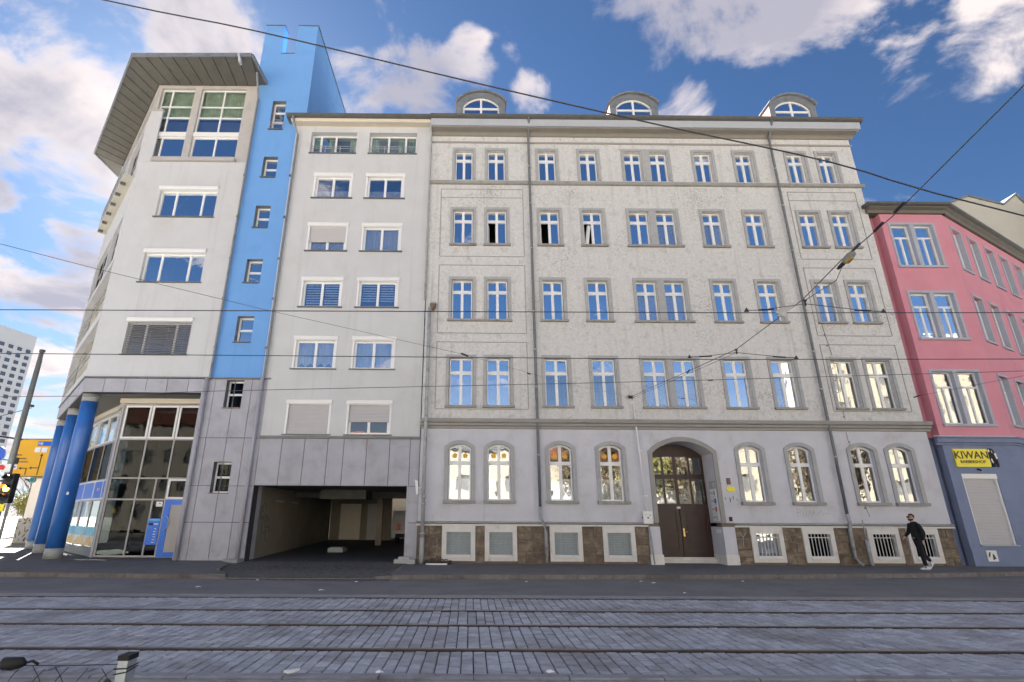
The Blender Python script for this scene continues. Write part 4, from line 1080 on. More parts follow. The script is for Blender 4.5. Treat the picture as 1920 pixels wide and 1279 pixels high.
for z0, z1 in ((.05, 1.38), (1.38, 2.70), (2.70, 4.52), (4.52, 6.90)):
    for x0, x1 in zip(cols, cols[1:]):
        cut = None
        for (a, c, w0, w1) in GWN:
            if x0 < c and x1 > a and z0 < w1 and z1 > w0: cut = (a, c, w0, w1)
        if not cut: panel(st, x0, x1, z0, z1, .052)
        else:
            a, c, w0, w1 = cut; b = MB()
            b.holes(x0 + .010, x1 - .010, z0 + .01, z1 - .01, [(max(a, x0 + .010) if a > x0 else x0 + .009, min(c, x1 - .010) if c < x1 else x1 - .009, max(w0, z0 + .01), min(w1, z1 - .01))], .002, .052)
            b.build('cladding_panel', 'cladding', st)
for x_, zt in ((-10.62, 21.0), (-8.50, 19.4)):
    b = MB()
    if x_ > -9: b.tube([(x_ - .1, -.5, 19.7), (x_ - .05, -.4, 19.4), (x_ + .1, -.12, 18.9), (x_ + .06, -.1, 6.9)], .05, 10)
    else: b.tube([(x_ + .16, -.9, 21.9), (x_ + .04, -.12, 21.0), (x_, -.1, 6.9)], .05, 10)
    for z in (8.2, 10.4, 12.3, 14.4, 16.6): b.tube([(x_, -.1, z), (x_, -.1, z + .06)], .07, 10)
    b.build('downpipe', 'zinc', st, smooth=False)
    MB().tube([(x_ - (.1 if x_ < -9 else 0), -.12, 6.9), (x_ - (.12 if x_ < -9 else .02), -.12, .06)], .075, 10).build('downpipe', 'cladding', st, smooth=True)

# ---------------------------------------------------------------- corner tower with canopy and columns
ct = empty('corner_office_building', (-14, 3, 0), 'white corner building with flared dark canopy, blue columns and a glazed ground floor', 'office building')
CX0, CX1 = -15.72, -10.71
R4 = (-14.42, -11.77, 14.44, 15.86); R3 = (-14.47, -11.80, 11.20, 12.62); R2_ = (-14.50, -11.80, 7.92, 9.36)
hs = [(R[0], R[1], R[2], R[3] + .18) for R in (R4, R3, R2_)]
MB().holes(CX0, CX1, 6.95, 17.40, hs, 0, .35, back=False).build('front_wall', 'white_render', ct)
BAYL, BAYR = (-15.52, -13.86), (-13.54, -11.32)
MB().holes(-15.66, CX1, 17.40, 21.98, [(BAYL[0], BAYL[1], 17.76, 21.80), (BAYR[0], BAYR[1], 17.76, 21.80)], .06, .45, back=False).build('bay_wall', 'concrete', ct)
MB().box(CX0, -15.16, -.02, .055, 17.40, 20.32).build('corner_parapet', 'white_render', ct)
MB().box(CX0 - .06, -15.12, -.07, .058, 20.325, 20.40).build('parapet_cap', 'concrete', ct)
MB().box(-15.16, -11.25, -.12, .05, 17.42, 17.56).build('bay_ledge', 'concrete', ct)
b = MB()
b.box(-15.5, CX1 - .1, 3.0, 3.1, 7.0, 21.9)
for z in (6.95, 10.0, 13.3, 16.6, 21.2): b.box(-15.5, CX1 - .1, .46, 3.0, z, z + .2)
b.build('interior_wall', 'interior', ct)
for (a, c), n in ((BAYL, 1), (BAYR, 2)):
    w = c - a; h = 4.04
    xs_ = [w * .30] if n == 1 else [w / 2]
    me, li = window_grid('bay_window', w, h, xs_, [1.18, 1.49, 2.36, 3.02], .055)
    win = put(me, 'bay_window', ct, (a, .20, 17.76))
    add_panes(win, [l for l in li if l[5] != 1], 'glass', mats={(i, j): 'glass_clear' for i in (0, 1) for j in (3, 4)} | {(i, 2): 'glass_soft' for i in (0, 1)})
    child(MB().box(0, w, -.10, -.01, 1.20, 1.42).mesh('blind_box', 'shutter_box'), 'blind_box', win)
    child(curtain_mesh(w - .1, 1.62, 'curtain_green', 16, .02), 'curtain', win, (.05, .2, 2.4))
    child(MB().box(.05, w - .05, .25, .27, 1.55, 2.33).mesh('dark_blind', 'poster_blue' if False else 'slate_render'), 'dark_blind', win)
for k, Rw in enumerate((R4, R3, R2_)):
    a, c, z0, z1 = Rw; w, h = c - a, z1 - z0
    me, li = window_grid('window', w, h, [w * .27, w * .74], [], .07)
    win = put(me, 'window', ct, (a, .16, z0)); add_panes(win, li, 'glass')
    child(MB().poly_x([(-.24, .0), (-.26, .03), (-.26, .15), (-.24, .18), (.1, .18), (.1, .0)], -.03, w + .03).mesh('shutter_box', 'shutter_box'), 'shutter_box', win, (0, 0, h))
    child(MB().box(-.05, w + .05, -.26, -.01, -.04, -.001).mesh('sill', 'pipe_dark'), 'sill', win)
    if k == 2:
        bl = child(MB().box(.03, .05, -.12, -.10, 0, h).box(w - .05, w - .03, -.12, -.10, 0, h).mesh('venetian_blind', 'frame_grey'), 'venetian_blind', win)
        b = MB(); n = 19
        for q in range(n):
            z = q * h / n + .01
            b.poly_x([(-.135, z), (-.085, z + .050), (-.082, z + .050), (-.132, z)], .02, w - .02)
        for f in (.12, .38, .64, .90): b.box(w * f, w * f + .012, -.14, -.137, 0, h)
        child(b.mesh('blind_slats', 'blind_slat'), 'blind_slats', win)
# band and soffit over the recessed shop
MB().box(CX0 - .02, CX1, -.05, .05, 6.91, 6.97).build('ledge', 'pipe_dark', ct)
bx = [CX0, -14.9, -14.05, -13.2, -12.35, -11.5, CX1 - .2]
MB().box(CX0 + .01, BX0, .052, .40, 6.33, 6.90).build('band_beam', 'joint', ct)
for x0, x1 in zip(bx, bx[1:]): panel(ct, x0, x1, 6.32, 6.90, .052)
# diagonal side: local frames run from the far end to the corner
TH = math.atan2(-.742, .670); DL = 8.67
far = Vector((CX0 - .670 * DL, .742 * DL, 0)); dx_ = Vector((.670, -.742, 0)); dn = Vector((.742, .670, 0))
def diag(mb, name, m, z=0, label=None, smooth=False):
    o = put(mb.mesh(name, m, smooth), name, ct, (far.x, far.y, z), TH, label); return o
diag(MB().holes(0, DL, 6.95, 16.9, [(.5, DL - .3, 7.35, 9.57), (.5, DL - .3, 9.98, 12.36), (.7, DL - 3.6, 12.62, 14.9), (DL - 3.3, DL - .9, 12.62, 14.9)], 0, .30, back=False), 'side_wall', 'white_render')
diag(MB().holes(0, DL, 16.9, 20.3, [(.4, 4.0, 17.5, 20.0), (4.4, DL - 1.0, 17.5, 20.0)], 0, .3, back=False), 'side_upper_wall', 'white_render')
diag(MB().holes(.2, DL, 20.3, 21.98, [(.4, 4.0, 20.6, 21.7), (4.4, DL - .6, 20.6, 21.7)], .05, .3, back=False), 'side_bay_wall', 'concrete')
diag(MB().box(.1, DL - .3, 2.2, 2.4, 7, 21.9).box(.1, DL - .3, .3, 2.2, 9.60, 9.95).box(.1, DL - .3, .3, 2.2, 12.40, 12.6).box(.1, DL - .3, .3, 2.2, 7.0, 7.3), 'loggia_back', 'beige_box')
for (a, c, z0, z1) in ((.7, DL - 3.6, 12.62, 14.9), (DL - 3.3, DL - .9, 12.62, 14.9), (.4, 4.0, 17.5, 20.0), (4.4, DL - 1.0, 17.5, 20.0), (.4, 4.0, 20.6, 21.7), (4.4, DL - .6, 20.6, 21.7)):
    w, h = c - a, z1 - z0
    me, li = window_grid('side_window', w, h, [w / 3, w * 2 / 3], [h * .6] if h > 1.5 else [], .06, 'frame_grey')
    p_ = far + dx_ * a + dn * .14
    win = put(me, 'side_window', ct, (p_.x, p_.y, z0), TH)
    add_panes(win, li, 'glass_dark')
for z0, z1 in ((7.3, 9.6), (9.95, 12.4)):
    for q in (1.6, 4.0, 6.4, 8.0):
        diag(MB().tube([(q, .45, z0), (q, .45, z1)], .19, 14), 'loggia_column', 'cream_pale', smooth=True)
    diag(MB().box(.5, DL - .3, -.02, .02, z0 + .95, z0 + .99).box(.5, DL - .3, -.02, .02, z0 + .6, z0 + .63), 'loggia_rail', 'pipe_light')
diag(MB().box(1.0, 8.1, -.42, 0, 16.72, 16.86), 'balcony_slab', 'cream_pale')
for q in range(6): diag(MB().box(1.4 + q * 1.2, 1.52 + q * 1.2, -.42, -.2, 16.60, 16.72), 'balcony_beam', 'soffit')
b = MB(); b.box(1.0, 8.1, -.42, -.38, 17.85, 17.89).box(1.0, 8.1, -.42, -.39, 17.1, 17.12)
for q in range(33): b.box(1.0 + q * .22, 1.02 + q * .22, -.41, -.39, 16.86, 17.85)
diag(b, 'balcony_railing', 'pipe_light')
diag(MB().box(.0, DL + .02, -.05, .05, 6.91, 6.97), 'ledge', 'pipe_dark')
for q in range(10):
    diag(MB().box(q * DL / 10 + .01, (q + 1) * DL / 10 - .01, .002, .052, 6.33, 6.90), 'cladding_panel', 'cladding')
diag(MB().box(0, DL - .02, .052, .4, 6.33, 6.9), 'band_beam', 'joint')
farend = far
MB().poly_z([(CX0 + .02, .3), (BX0, .3), (BX0, 9), (far.x + .5, 9), (far.x + .2, far.y + .1)], 6.335, 6.60).build('shop_soffit', 'soffit', ct)
# canopy
zc = 21.99
outer = [(-10.33, -.11), (-10.39, -1.74), (-16.0, -1.67), (-22.44, 5.31), (-22.49, 7.57)]
MB().poly_z([(-10.33, 2.0)] + outer[:1] + outer[1:][0:1] + outer[2:] + [(-20, 9.5), (-10.33, 9.5)][::1] if False else [(-10.33, 9.5), (-20.0, 9.5), (-22.49, 7.57), (-22.44, 5.31), (-16.0, -1.67), (-10.39, -1.74), (-10.33, -.11)], zc + .03, zc + .08).build('canopy_slab', 'soffit', ct)
edge_pts = outer[::-1]
b = MB()
for (p, q) in zip(outer, outer[1:]):
    p, q = Vector(p), Vector(q); d = (q - p).normalized(); n = Vector((d.y, -d.x)) if False else Vector((-d.y, d.x))
    if n.dot(Vector((-14, 3)) - p) > 0: n = -n
    b.poly_z([tuple(p), tuple(q), tuple(q + n * .07), tuple(p + n * .07)], zc - .05, zc + .14)
b.build('canopy_edge', 'zinc', ct)
wallc = (-15.72, 0.02); fr = 9
def lerp(a, c, t): return (a[0] + (c[0] - a[0]) * t, a[1] + (c[1] - a[1]) * t)
for q in range(fr):
    t0, t1 = q / fr + .004, (q + 1) / fr - .004
    b = MB(); b.poly_z([lerp((-16.0, -1.66), (-10.40, -1.73), t0), lerp((-16.0, -1.66), (-10.40, -1.73), t1), lerp(wallc, (CX1, .05), t1), lerp(wallc, (CX1, .05), t0)], zc - .012, zc + .025)
    b.build('soffit_panel', 'soffit', ct)
for q in range(13):
    t0, t1 = q / 13 + .003, (q + 1) / 13 - .003
    A0, A1 = (-16.0, -1.66), (-22.42, 5.30); B0, B1 = wallc, (far.x, far.y + .0)
    b = MB(); b.poly_z([lerp(A0, A1, t0), lerp(B0, B1, t0), lerp(B0, B1, t1), lerp(A0, A1, t1)][::-1], zc - .012, zc + .025); b.build('soffit_panel', 'soffit', ct)
MB().poly_z([(-22.42, 5.32), (far.x, far.y + .03), (far.x - .3, far.y + 1.6), (-22.47, 7.55)], zc - .012, zc + .025).build('soffit_panel', 'soffit', ct)
MB().poly_x([(-1.9, 21.95), (-1.9, 22.02), (-1.6, 22.02), (-1.5, 21.7), (-1.7, 21.7), (-1.8, 21.9)], -11.0, -10.9).build('rain_spout', 'fascia', ct)
# rear walls so the block is solid
MB().box(far.x, far.x + .3, far.y, 16, 6.4, 21.9).box(far.x, CX1, 16, 16.3, 6.4, 21.9).build('rear_wall', 'white_render', ct)
# columns
for (x_, y_) in ((-15.70, .55), (-18.55, 3.68), (-21.4, 6.85)):
    c_ = empty('column', (0, 0, 0)); c_.parent = ct; c_.location = -WL[ct.name]; WL[c_.name] = Vector((0, 0, 0))
    MB().tube([(x_, y_, .42), (x_, y_, 4.95), (x_, y_, 5.0), (x_, y_, 6.02)], [.30, .30, .295, .295], 28).build('shaft', 'column_blue', c_, smooth=True)
    MB().tube([(x_, y_, 4.93), (x_, y_, 4.97)], .307, 28).build('shaft_ring', 'column_blue', c_, smooth=True)
    MB().tube([(x_, y_, .05), (x_, y_, .42)], .305, 28).build('column_foot', 'column_base', c_, smooth=True)
    MB().tube([(x_, y_, 6.02), (x_, y_, 6.33)], .30, 28).build('column_head', 'column_base', c_, smooth=True)
solo('column_sticker', MB().box(-15.52, -15.44, .235, .245, 2.35, 2.45), 'sign_white', 'tiny white sticker on the nearest blue column', 'sticker')
# shop glazing, straight part
GY = 1.3
gz = [.10, 2.22, 3.05, 4.62, 6.06]
gx = [-14.66, -13.52, -12.38, BX0 - .02]
shop = empty('shop_front', (0, 0, 0)); shop.parent = ct; shop.location = -WL[ct.name]; WL[shop.name] = Vector((0, 0, 0))
hs = []
for j in range(4):
    xs_ = gx if j > 1 else [-14.66, -13.52, -12.80, -12.30, BX0 - .02]
    for a, c in zip(xs_, xs_[1:]): hs.append((a + .03, c - .03, gz[j] + .03, gz[j + 1] - .03, 0))
MB().holes(-14.72, BX0, .06, 6.10, [h[:4] for h in hs if not (h[0] > -12.4 and h[2] < 1)], GY, GY + .06).build('shop_frame', 'frame_grey', shop)
MB().box(-14.80, -14.71, GY - .05, GY + .09, .06, 6.06).build('shop_corner_post', 'fascia', shop)
for (a, c, z0, z1, _) in hs:
    if a > -12.4 and z0 < 1: continue
    MB().box(a - .005, c + .005, GY + .025, GY + .035, z0 - .005, z1 + .005).build('pane', 'glass_dark', shop)
    if z0 > 4.5 or (a > -12.4 and 2.2 < z0 < 3):
        MB().holes(a, c, z0, z1, [(a + .07, c - .07, z0 + .07, z1 - .07)], GY - .03, GY + .02).build('casement_frame', 'white_frame', shop)
MB().box(-14.9, BX0, GY - .12, GY + .1, 6.12, 6.325).build('awning_box', 'beige_box', shop)
MB().box(-14.6, BX0 + .5, 4.0, 4.1, .1, 6.2).box(-14.6, BX0, GY + .1, 4.0, 3.0, 3.12).poly_z([(-14.6, 4.0), (-19.0, 9.2), (-19.2, 9.0), (-14.8, 3.8)], .1, 6.2).build('interior_wall', 'interior', shop)
MB().box(-14.6, BX0, GY + .1, 4.0, .07, .09).build('shop_floor', 'garage_floor', shop)
MB().box(-14.0, -11.6, 2.4, 2.9, .1, .9).build('shop_counter', 'beige_box', shop)
dr = empty('door', (0, 0, 0)); dr.parent = ct; dr.location = -WL[ct.name]; WL[dr.name] = Vector((0, 0, 0))
MB().holes(-12.27, BX0 + .05, .08, 2.20, [(-12.02, BX0 - .12, .25, 2.02)], GY - .02, GY + .05).build('door_leaf', 'poster_blue', dr)
MB().box(-12.02, BX0 - .12, GY + .01, GY + .02, .25, 2.02).build('door_pane', 'glass_dark', dr)
MB().tube([(-12.13 + .17 * math.sin(a), GY - .07, 1.33 + .27 * math.cos(a)) for a in [math.pi * k / 12 for k in range(13)]], .018, 8).build('door_handle', 'galvanised', dr, smooth=True)
bd = empty('directory_board', (-12.55, GY - .02, .5), 'blue tenant directory board beside the blue glass door of the corner building', 'board')
MB().box(-12.79, -12.33, GY - .03, GY - .002, .52, 1.50).build('board_panel', 'poster_blue', bd)
MB().box(-12.78, -12.34, GY - .035, GY - .0305, 1.42, 1.47).build('print', 'poster_sky', bd); MB().box(-12.74, -12.58, GY - .035, GY - .0305, 1.25, 1.33).build('print', 'black', bd)
MB().box(-12.55, -12.38, GY - .035, GY - .0305, 1.27, 1.31).build('print', 'sign_white', bd)
for k in range(6): MB().box(-12.52 + .01 * (k % 3), -12.42, GY - .035, GY - .0305, .60 + k * .10, .625 + k * .10).build('print', 'sign_white', bd)
MB().box(-12.75, -12.4, GY + .2, GY + .3, .25, .45).build('orange_shelf', 'orange', shop)
b = MB(); b.box(-12.62, -12.36, GY - .012, GY - .002, 1.95, 2.14)
sgn = solo('door_notice', b, 'sign_white', 'small white notice on the glass above the blue directory board', 'notice')
solo('notice_print', MB().poly_y([(-12.52, 2.05), (-12.44, 2.05), (-12.46, 2.10)], GY - .018, GY - .014), 'black', 'black print mark on the small white notice above the directory', 'print')
# shop glazing, bent part round the corner
bend = [(-14.76, 1.35), (-15.45, 2.15), (-16.45, 3.10), (-17.75, 4.35), (-19.1, 5.75), (-20.6, 7.4)]
for k, (p, q) in enumerate(zip(bend, bend[1:])):
    p, q = Vector((*p, 0)), Vector((*q, 0)); d = p - q; L_ = d.length; th = math.atan2(d.y, d.x)
    def loc(mb, name, m): return put(mb.mesh(name, m), name, shop, (q.x, q.y, 0), th)
    hz = [.35, 2.22, 3.05, 4.62, 5.90]
    loc(MB().holes(0, L_, .06, 6.0, [(.05, L_ - .05, hz[j] + .03, hz[j + 1] - .03) for j in range(4)], 0, .06), 'shop_frame', 'frame_grey')
    for j in range(4):
        loc(MB().box(.045, L_ - .045, .025, .035, hz[j] + .025, hz[j + 1] - .025), 'pane', 'glass_ground' if (k == 0 and j > 1) else 'glass_dark' if j in (1, 2) else 'glass_clear')
        if j == 3: loc(MB().holes(.06, L_ - .06, hz[j] + .04, hz[j + 1] - .04, [(.12, L_ - .12, hz[j] + .1, hz[j + 1] - .1)], -.03, .02), 'casement_frame', 'white_frame')
    loc(MB().box(-.02, L_ + .02, -.12, .1, 5.96, 6.16), 'awning_box', 'beige_box')
    loc(MB().box(-.02, L_ + .02, -.10, .1, .03, .35), 'shop_plinth', 'column_base')
    a = th
    dirx = Vector((math.cos(th), math.sin(th), 0)); nrm = Vector((math.sin(th), -math.cos(th), 0))
    if k < 4:
        po = empty('window_poster', (q.x, q.y, .4), ['narrow beach holiday poster in the shop window right beside the pale corner post', 'beach holiday poster with blue sky in the second bent shop window pane',
              'beach holiday poster in the third bent shop window pane, partly behind the columns', 'beach holiday poster in the fourth bent shop window pane behind the columns'][k], 'poster')
        po.rotation_euler = (0, 0, th)
        def pch(mb, name, m): return child(mb.mesh(name, m), name, po, (0, 0, -.4))
        pch(MB().box(.06, L_ - .06, -.012, -.002, .80, 1.15), 'poster_sky', 'poster_sky')
        pch(MB().box(.06, L_ - .06, -.012, -.002, .42, .80), 'poster_pale', 'sign_white')
        b = MB(); c0 = L_ * .62
        b.poly_y([(.1, .42), (.12, .55), (L_ * .3, .60), (L_ * .42, .78), (L_ * .55, .70), (L_ * .75, .86), (L_ * .9, .72), (L_ - .08, .60), (L_ - .06, .42)][::-1], -.016, -.013); pch(b, 'sand_print', 'poster_sand')
        bp_ = empty('shop_sign_panel', (q.x, q.y, 2.3), ['narrow blue sign panel with white rim beside the pale corner post', 'blue sign panel with small red and white marks above the beach poster',
              'blue and white sign panel left of the one with red marks', 'blue sign panel over the glass behind the nearest blue column'][k], 'sign')
        bp_.rotation_euler = (0, 0, th)
        def bch(mb, name, m): return child(mb.mesh(name, m), name, bp_, (0, 0, -2.3))
        bch(MB().box(.02, L_ - .02, -.03, -.002, 2.24, 3.03), 'panel_backing', 'sign_white')
        bch(MB().box(.10, L_ - .10, -.036, -.031, 2.30, 2.97), 'panel_face', 'poster_blue')
        if k == 1:
            bch(MB().poly_y([(.42, 2.50), (.47, 2.50), (.50, 2.78), (.44, 2.72)][::-1], -.042, -.037), 'red_mark', 'sign_red')
            for e_, w_ in ((.60, .10), (.73, .05), (.82, .05), (.92, .07)): bch(MB().box(e_, e_ + w_, -.042, -.037, 2.60, 2.72), 'letter', 'sign_white' if e_ != .82 else 'sign_red')

# ---------------------------------------------------------------- pink house with slate blue ground floor
pk_h = empty('pink_house', (20, 0, 0), 'pink rendered corner house with slate blue ground floor and grey double windows', 'house')
QX0, QX1 = 18.62, 21.50
ANG = R_(29)
rdx = Vector((math.cos(ANG), math.sin(ANG), 0)); rnn = Vector((-math.sin(ANG), math.cos(ANG), 0))
cor = Vector((QX1, 0, 0)); RL = 26.0
def side(mb, name, m, z=0, smooth=False): return put(mb.mesh(name, m, smooth), name, pk_h, (cor.x, cor.y, z), ANG)
PW = {3: (12.28, 14.36), 2: (8.90, 10.98), 1: (5.26, 7.44)}
DXX = (18.99, 20.90)
MB().holes(QX0, QX1, 4.74, 15.0, [(DXX[0], DXX[1], z0, z1) for z0, z1 in PW.values()], 0, .3, back=False).build('front_wall', 'pink_render', pk_h)
MB().box(TX1 + .01, QX0 - .001, .40, .6, 4.74, 15.0).box(QX0, QX0 + .3, .301, .9, 4.74, 15.0).build('recess_wall', 'pink_render', pk_h)
MB().box(TX1 + .01, QX0 - .001, .40, .6, .0, 4.70).box(QX0, QX0 + .3, .301, .9, .0, 4.70).build('recess_wall', 'slate_render', pk_h)
MB().box(TX1 + .02, TX1 + .10, .2, .39, 0, 14.9).build('joint_strip', 'joint', pk_h)
SH = (19.05, 20.42, .74, 3.33)
MB().holes(QX0, QX1, .0, 4.42, [SH, (19.60, 19.92, .18, .42)], .0, .35, back=False).build('ground_floor_wall', 'slate_render', pk_h)
MB().box(QX0 - .01, QX1, -.035, -.001, .0, .58).build('plinth', 'slate_render', pk_h)
MB().box(19.62, 19.90, .1, .15, .2, .4).build('vent', 'interior', pk_h)
MB().box(QX0 + .1, QX1, 1.4, 1.5, .2, 14.9).build('interior_wall', 'interior', pk_h)
prof = [(0, 4.42), (-.05, 4.43), (-.06, 4.50), (-.14, 4.52), (-.15, 4.66), (-.20, 4.70), (-.20, 4.735), (0, 4.74)]
MB().poly_x(prof, QX0 - .25, QX1 + .05).build('storey_cornice', 'slate_render', pk_h)
MB().poly_x([(-.01, 4.742), (-.16, 4.742), (-.01, 4.80)], QX0 - .25, QX1 + .03).build('flashing', 'white_stone', pk_h)
MB().poly_x([(.3, 14.90), (-.12, 14.90), (-.16, 15.02), (-.30, 15.10), (-.30, 15.16), (.3, 15.16)], QX0 - .6, QX1 + .12).build('cornice', 'soffit', pk_h)
MB().poly_x([(.3, 15.165), (-.32, 15.165), (-.42, 15.20), (-.43, 15.30), (.3, 15.33)], QX0 - .72, QX1 + .16).build('gutter', 'gutter_metal', pk_h)
def dbl_window(place_, x0, z0, z1, w, front=True, row=3):
    h = z1 - z0; hw = (w - .42) / 2
    b = MB(); b.strip([(0, 0), (0, h), (w, h), (w, 0)], .10, -.03, .001); b.box(hw + .115, w - hw - .115, -.028, .2, .002, h - .002)
    b.box(-.12, w + .12, -.10, -.001, -.10, -.002); b.box(.001, .012, .001, .2, 0, h); b.box(w - .012, w - .001, .001, .2, 0, h); b.box(.012, w - .012, .001, .2, h - .012, h - .001)
    s_ = place_(b, 'window_surround', 'pink_trim', x0, z0)
    for q in (0, 1):
        ww = hw + .10
        me, li = window_grid('window', ww, h - .02, [ww / 2], [h * .70], .06)
        li2 = [l for l in li if l[5] == 0]
        up_ = [l for l in li if l[5] == 1]
        me, li = cached(('pw', round(ww, 2), round(h, 2)), lambda: (MB().holes(0, ww, 0, h - .02, [l[:4] for l in li2] + [(up_[0][0], up_[1][1], up_[0][2], up_[0][3])], 0, .07).mesh('window', 'white_frame'), li2 + [(up_[0][0], up_[1][1], up_[0][2], up_[0][3], 9, 1)]))
        win = place_(None, 'window', me, x0 + .01 + q * (w - ww - .02), z0 + .01)
        add_panes(win, li, 'glass' if row > 1 else 'glass_ground')
        if row == 1: child(curtain_mesh(ww / 2 - .08, h * .66, waves=4), 'curtain', win, (ww / 2 if q == 0 else .06, .12, .06))
        if row == 2:
            l = li[0]; sw, sh = l[1] - l[0], l[3] - l[2]
            cm, _ = window_grid('tilted_casement', sw, sh, [], [], .05)
            child(cm, 'tilted_casement', win, (l[0], .02, l[2]), (R_(-7), 0, 0))
def pf(mb, name, m, x, z):
    if mb is None: return put(m, name, pk_h, (x, .14, z))
    return put(mb.mesh(name, m), name, pk_h, (x, 0, z))
for r, (z0, z1) in PW.items(): dbl_window(pf, DXX[0], z0, z1, DXX[1] - DXX[0], row=r)
# receding side: windows of one light pair
SWX = [1.05, 2.85, 4.72, 6.55, 8.40, 10.2, 12.0, 13.9, 15.7, 17.5, 19.4, 21.2]
hs = []
for z0, z1 in PW.values():
    for x in SWX: hs.append((x - .46, x + .46, z0 + .02, z1))
side(MB().holes(0, RL, 4.74, 15.0, hs, 0, .3, back=False), 'side_wall', 'pink_render')
side(MB().holes(0, RL, 0, 4.42, [(1.6, 3.0, .9, 3.3), (5, 7.4, .3, 3.3), (9, 11.4, .3, 3.3)], 0, .3, back=False), 'side_ground_wall', 'slate_render')
side(MB().box(.2, RL, 1.4, 1.5, .2, 14.9), 'interior_wall', 'interior')
side(MB().box(1.6, 3.0, .15, .2, .9, 3.3).box(5, 7.4, .15, .2, .3, 3.3).box(9, 11.4, .15, .2, .3, 3.3), 'shutter', 'shutter')
side(MB().poly_x(prof, .02, RL), 'storey_cornice', 'slate_render')
side(MB().poly_x([(.3, 14.90), (-.12, 14.90), (-.16, 15.02), (-.30, 15.10), (-.30, 15.16), (.3, 15.16)], .0, RL), 'cornice', 'soffit')
side(MB().poly_x([(.3, 15.17), (-.32, 15.17), (-.42, 15.205), (-.43, 15.305), (.3, 15.335)], -.03, RL), 'gutter', 'gutter_metal')
sme = MB().strip([(0, 0), (0, 2.08), (.92, 2.08), (.92, 0)], .09, -.03, .001).box(-.1, 1.02, -.08, -.001, -.08, -.002).box(.001, .012, .001, .2, 0, 2.05).box(.908, .919, .001, .2, 0, 2.05).mesh('window_surround', 'pink_trim')
for z0, z1 in PW.values():
    hh = z1 - z0 - .04
    me, li = window_grid('window', .90, hh, [.45], [hh * .68], .055)
    for x in SWX:
        p_ = cor + rdx * (x - .46)
        put(sme, 'window_surround', pk_h, (p_.x, p_.y, z0 + .02), ANG)
        p2 = cor + rdx * (x - .45) + rnn * .16
        win = put(me, 'window', pk_h, (p2.x, p2.y, z0 + .03), ANG); add_panes(win, li, 'glass')
e2 = cor + rdx * RL
MB().face([(QX0 - .6, -.2, 15.34), (QX1, -.2, 15.34), (QX1 - 1, 7, 17.6), (QX0 - .4, 7, 17.6)]).face([(QX1, -.2, 15.34), (e2.x, e2.y, 15.34), (e2.x - 4, e2.y + 6, 17.6), (QX1 - 1, 7, 17.6)]).build('roof', 'gutter_metal', pk_h)
# roller shutter
rs = empty('roller_door', (0, 0, 0)); rs.parent = pk_h; rs.location = -WL[pk_h.name]; WL[rs.name] = Vector((0, 0, 0))
b = MB(); n = 22
for q in range(n):
    z = SH[2] + q * (2.42) / n
    b.poly_x([(.10, z), (.093, z + .015), (.093, z + .095), (.10, z + .108)], SH[0] + .06, SH[1] - .06)
b.build('shutter_slats', 'shutter', rs)
MB().box(SH[0] + .001, SH[1] - .001, .0, .14, 3.14, 3.325).build('shutter_box', 'shutter_box', rs)
for xa_ in (SH[0] + .001, SH[1] - .06): MB().box(xa_, xa_ + .059, .03, .13, SH[2], 3.135).build('guide_rail', 'shutter_box', rs)
MB().box(SH[0] - .03, SH[1] + .03, -.08, .03, SH[2] - .04, SH[2] - .001).build('sill', 'fascia', rs)
# barber sign
sg = empty('barber_sign', (19.6, -.06, 3.6), 'yellow shop sign reading KIWAN BARBERSHOP with a black figure at its right end', 'sign')
sg.location.z = 3.58; WL[sg.name] = sg.location.copy()
MB().box(18.94, 20.28, -.06, -.002, 3.58, 4.27).build('sign_board', 'yellow', sg)
put(text_mesh('KIWAN', .40, 'lettering', .004, 'CENTER', .006), 'lettering', sg, (19.60, -.066, 3.90))
put(text_mesh('BARBERSHOP', .165, 'lettering', .004, 'CENTER', .002), 'lettering', sg, (19.60, -.066, 3.72))
b = MB()
b.poly_y([(20.28, 4.20), (20.34, 4.28), (20.42, 4.30), (20.52, 4.26), (20.56, 4.16), (20.60, 3.95), (20.62, 3.7), (20.60, 3.58), (20.55, 3.58), (20.52, 3.80), (20.44, 3.58), (20.34, 3.58), (20.40, 3.78), (20.32, 3.92), (20.27, 4.05)], -.05, -.01)
b.build('figure_panel', 'black', sg)
MB().poly_y([(20.30, 4.22), (20.36, 4.27), (20.38, 4.18), (20.32, 4.14)], -.056, -.051).poly_y([(20.52, 4.10), (20.60, 4.12), (20.62, 3.90), (20.56, 3.88)], -.056, -.051).poly_y([(20.34, 3.86), (20.38, 3.92), (20.41, 3.74), (20.38, 3.72)], -.056, -.051).build('figure_highlight', 'sign_white', sg)
MB().poly_y([(20.43, 4.20), (20.47, 4.22), (20.48, 4.12), (20.44, 4.11)], -.056, -.051).build('figure_face', 'skin', sg)
solo('door_camera', MB().tube([(19.72, -.02, 3.50), (19.78, -.12, 3.44)], .035, 8), 'black_metal', 'small dark camera on the blue wall between the yellow sign and the roller shutter', 'camera')
us = empty('utility_sticker_box', (19.3, -.06, .17), 'small white metal service hatch with dark stickers low on the slate blue wall', 'hatch')
MB().box(19.12, 19.50, -.06, -.036, .17, .55).build('hatch_plate', 'sign_white', us); MB().poly_y([(19.2, .30), (19.27, .48), (19.22, .5), (19.16, .36)], -.065, -.061).poly_y([(19.3, .22), (19.42, .26), (19.38, .40), (19.33, .44)], -.065, -.061).build('print', 'graffiti', us)
solo('corner_number_sign', MB().tube([(23.9, .95, 3.6), (23.94, .86, 3.6)], .28, 14), 'orange', 'round reddish shop sign at the right edge on the receding blue wall', 'sign')

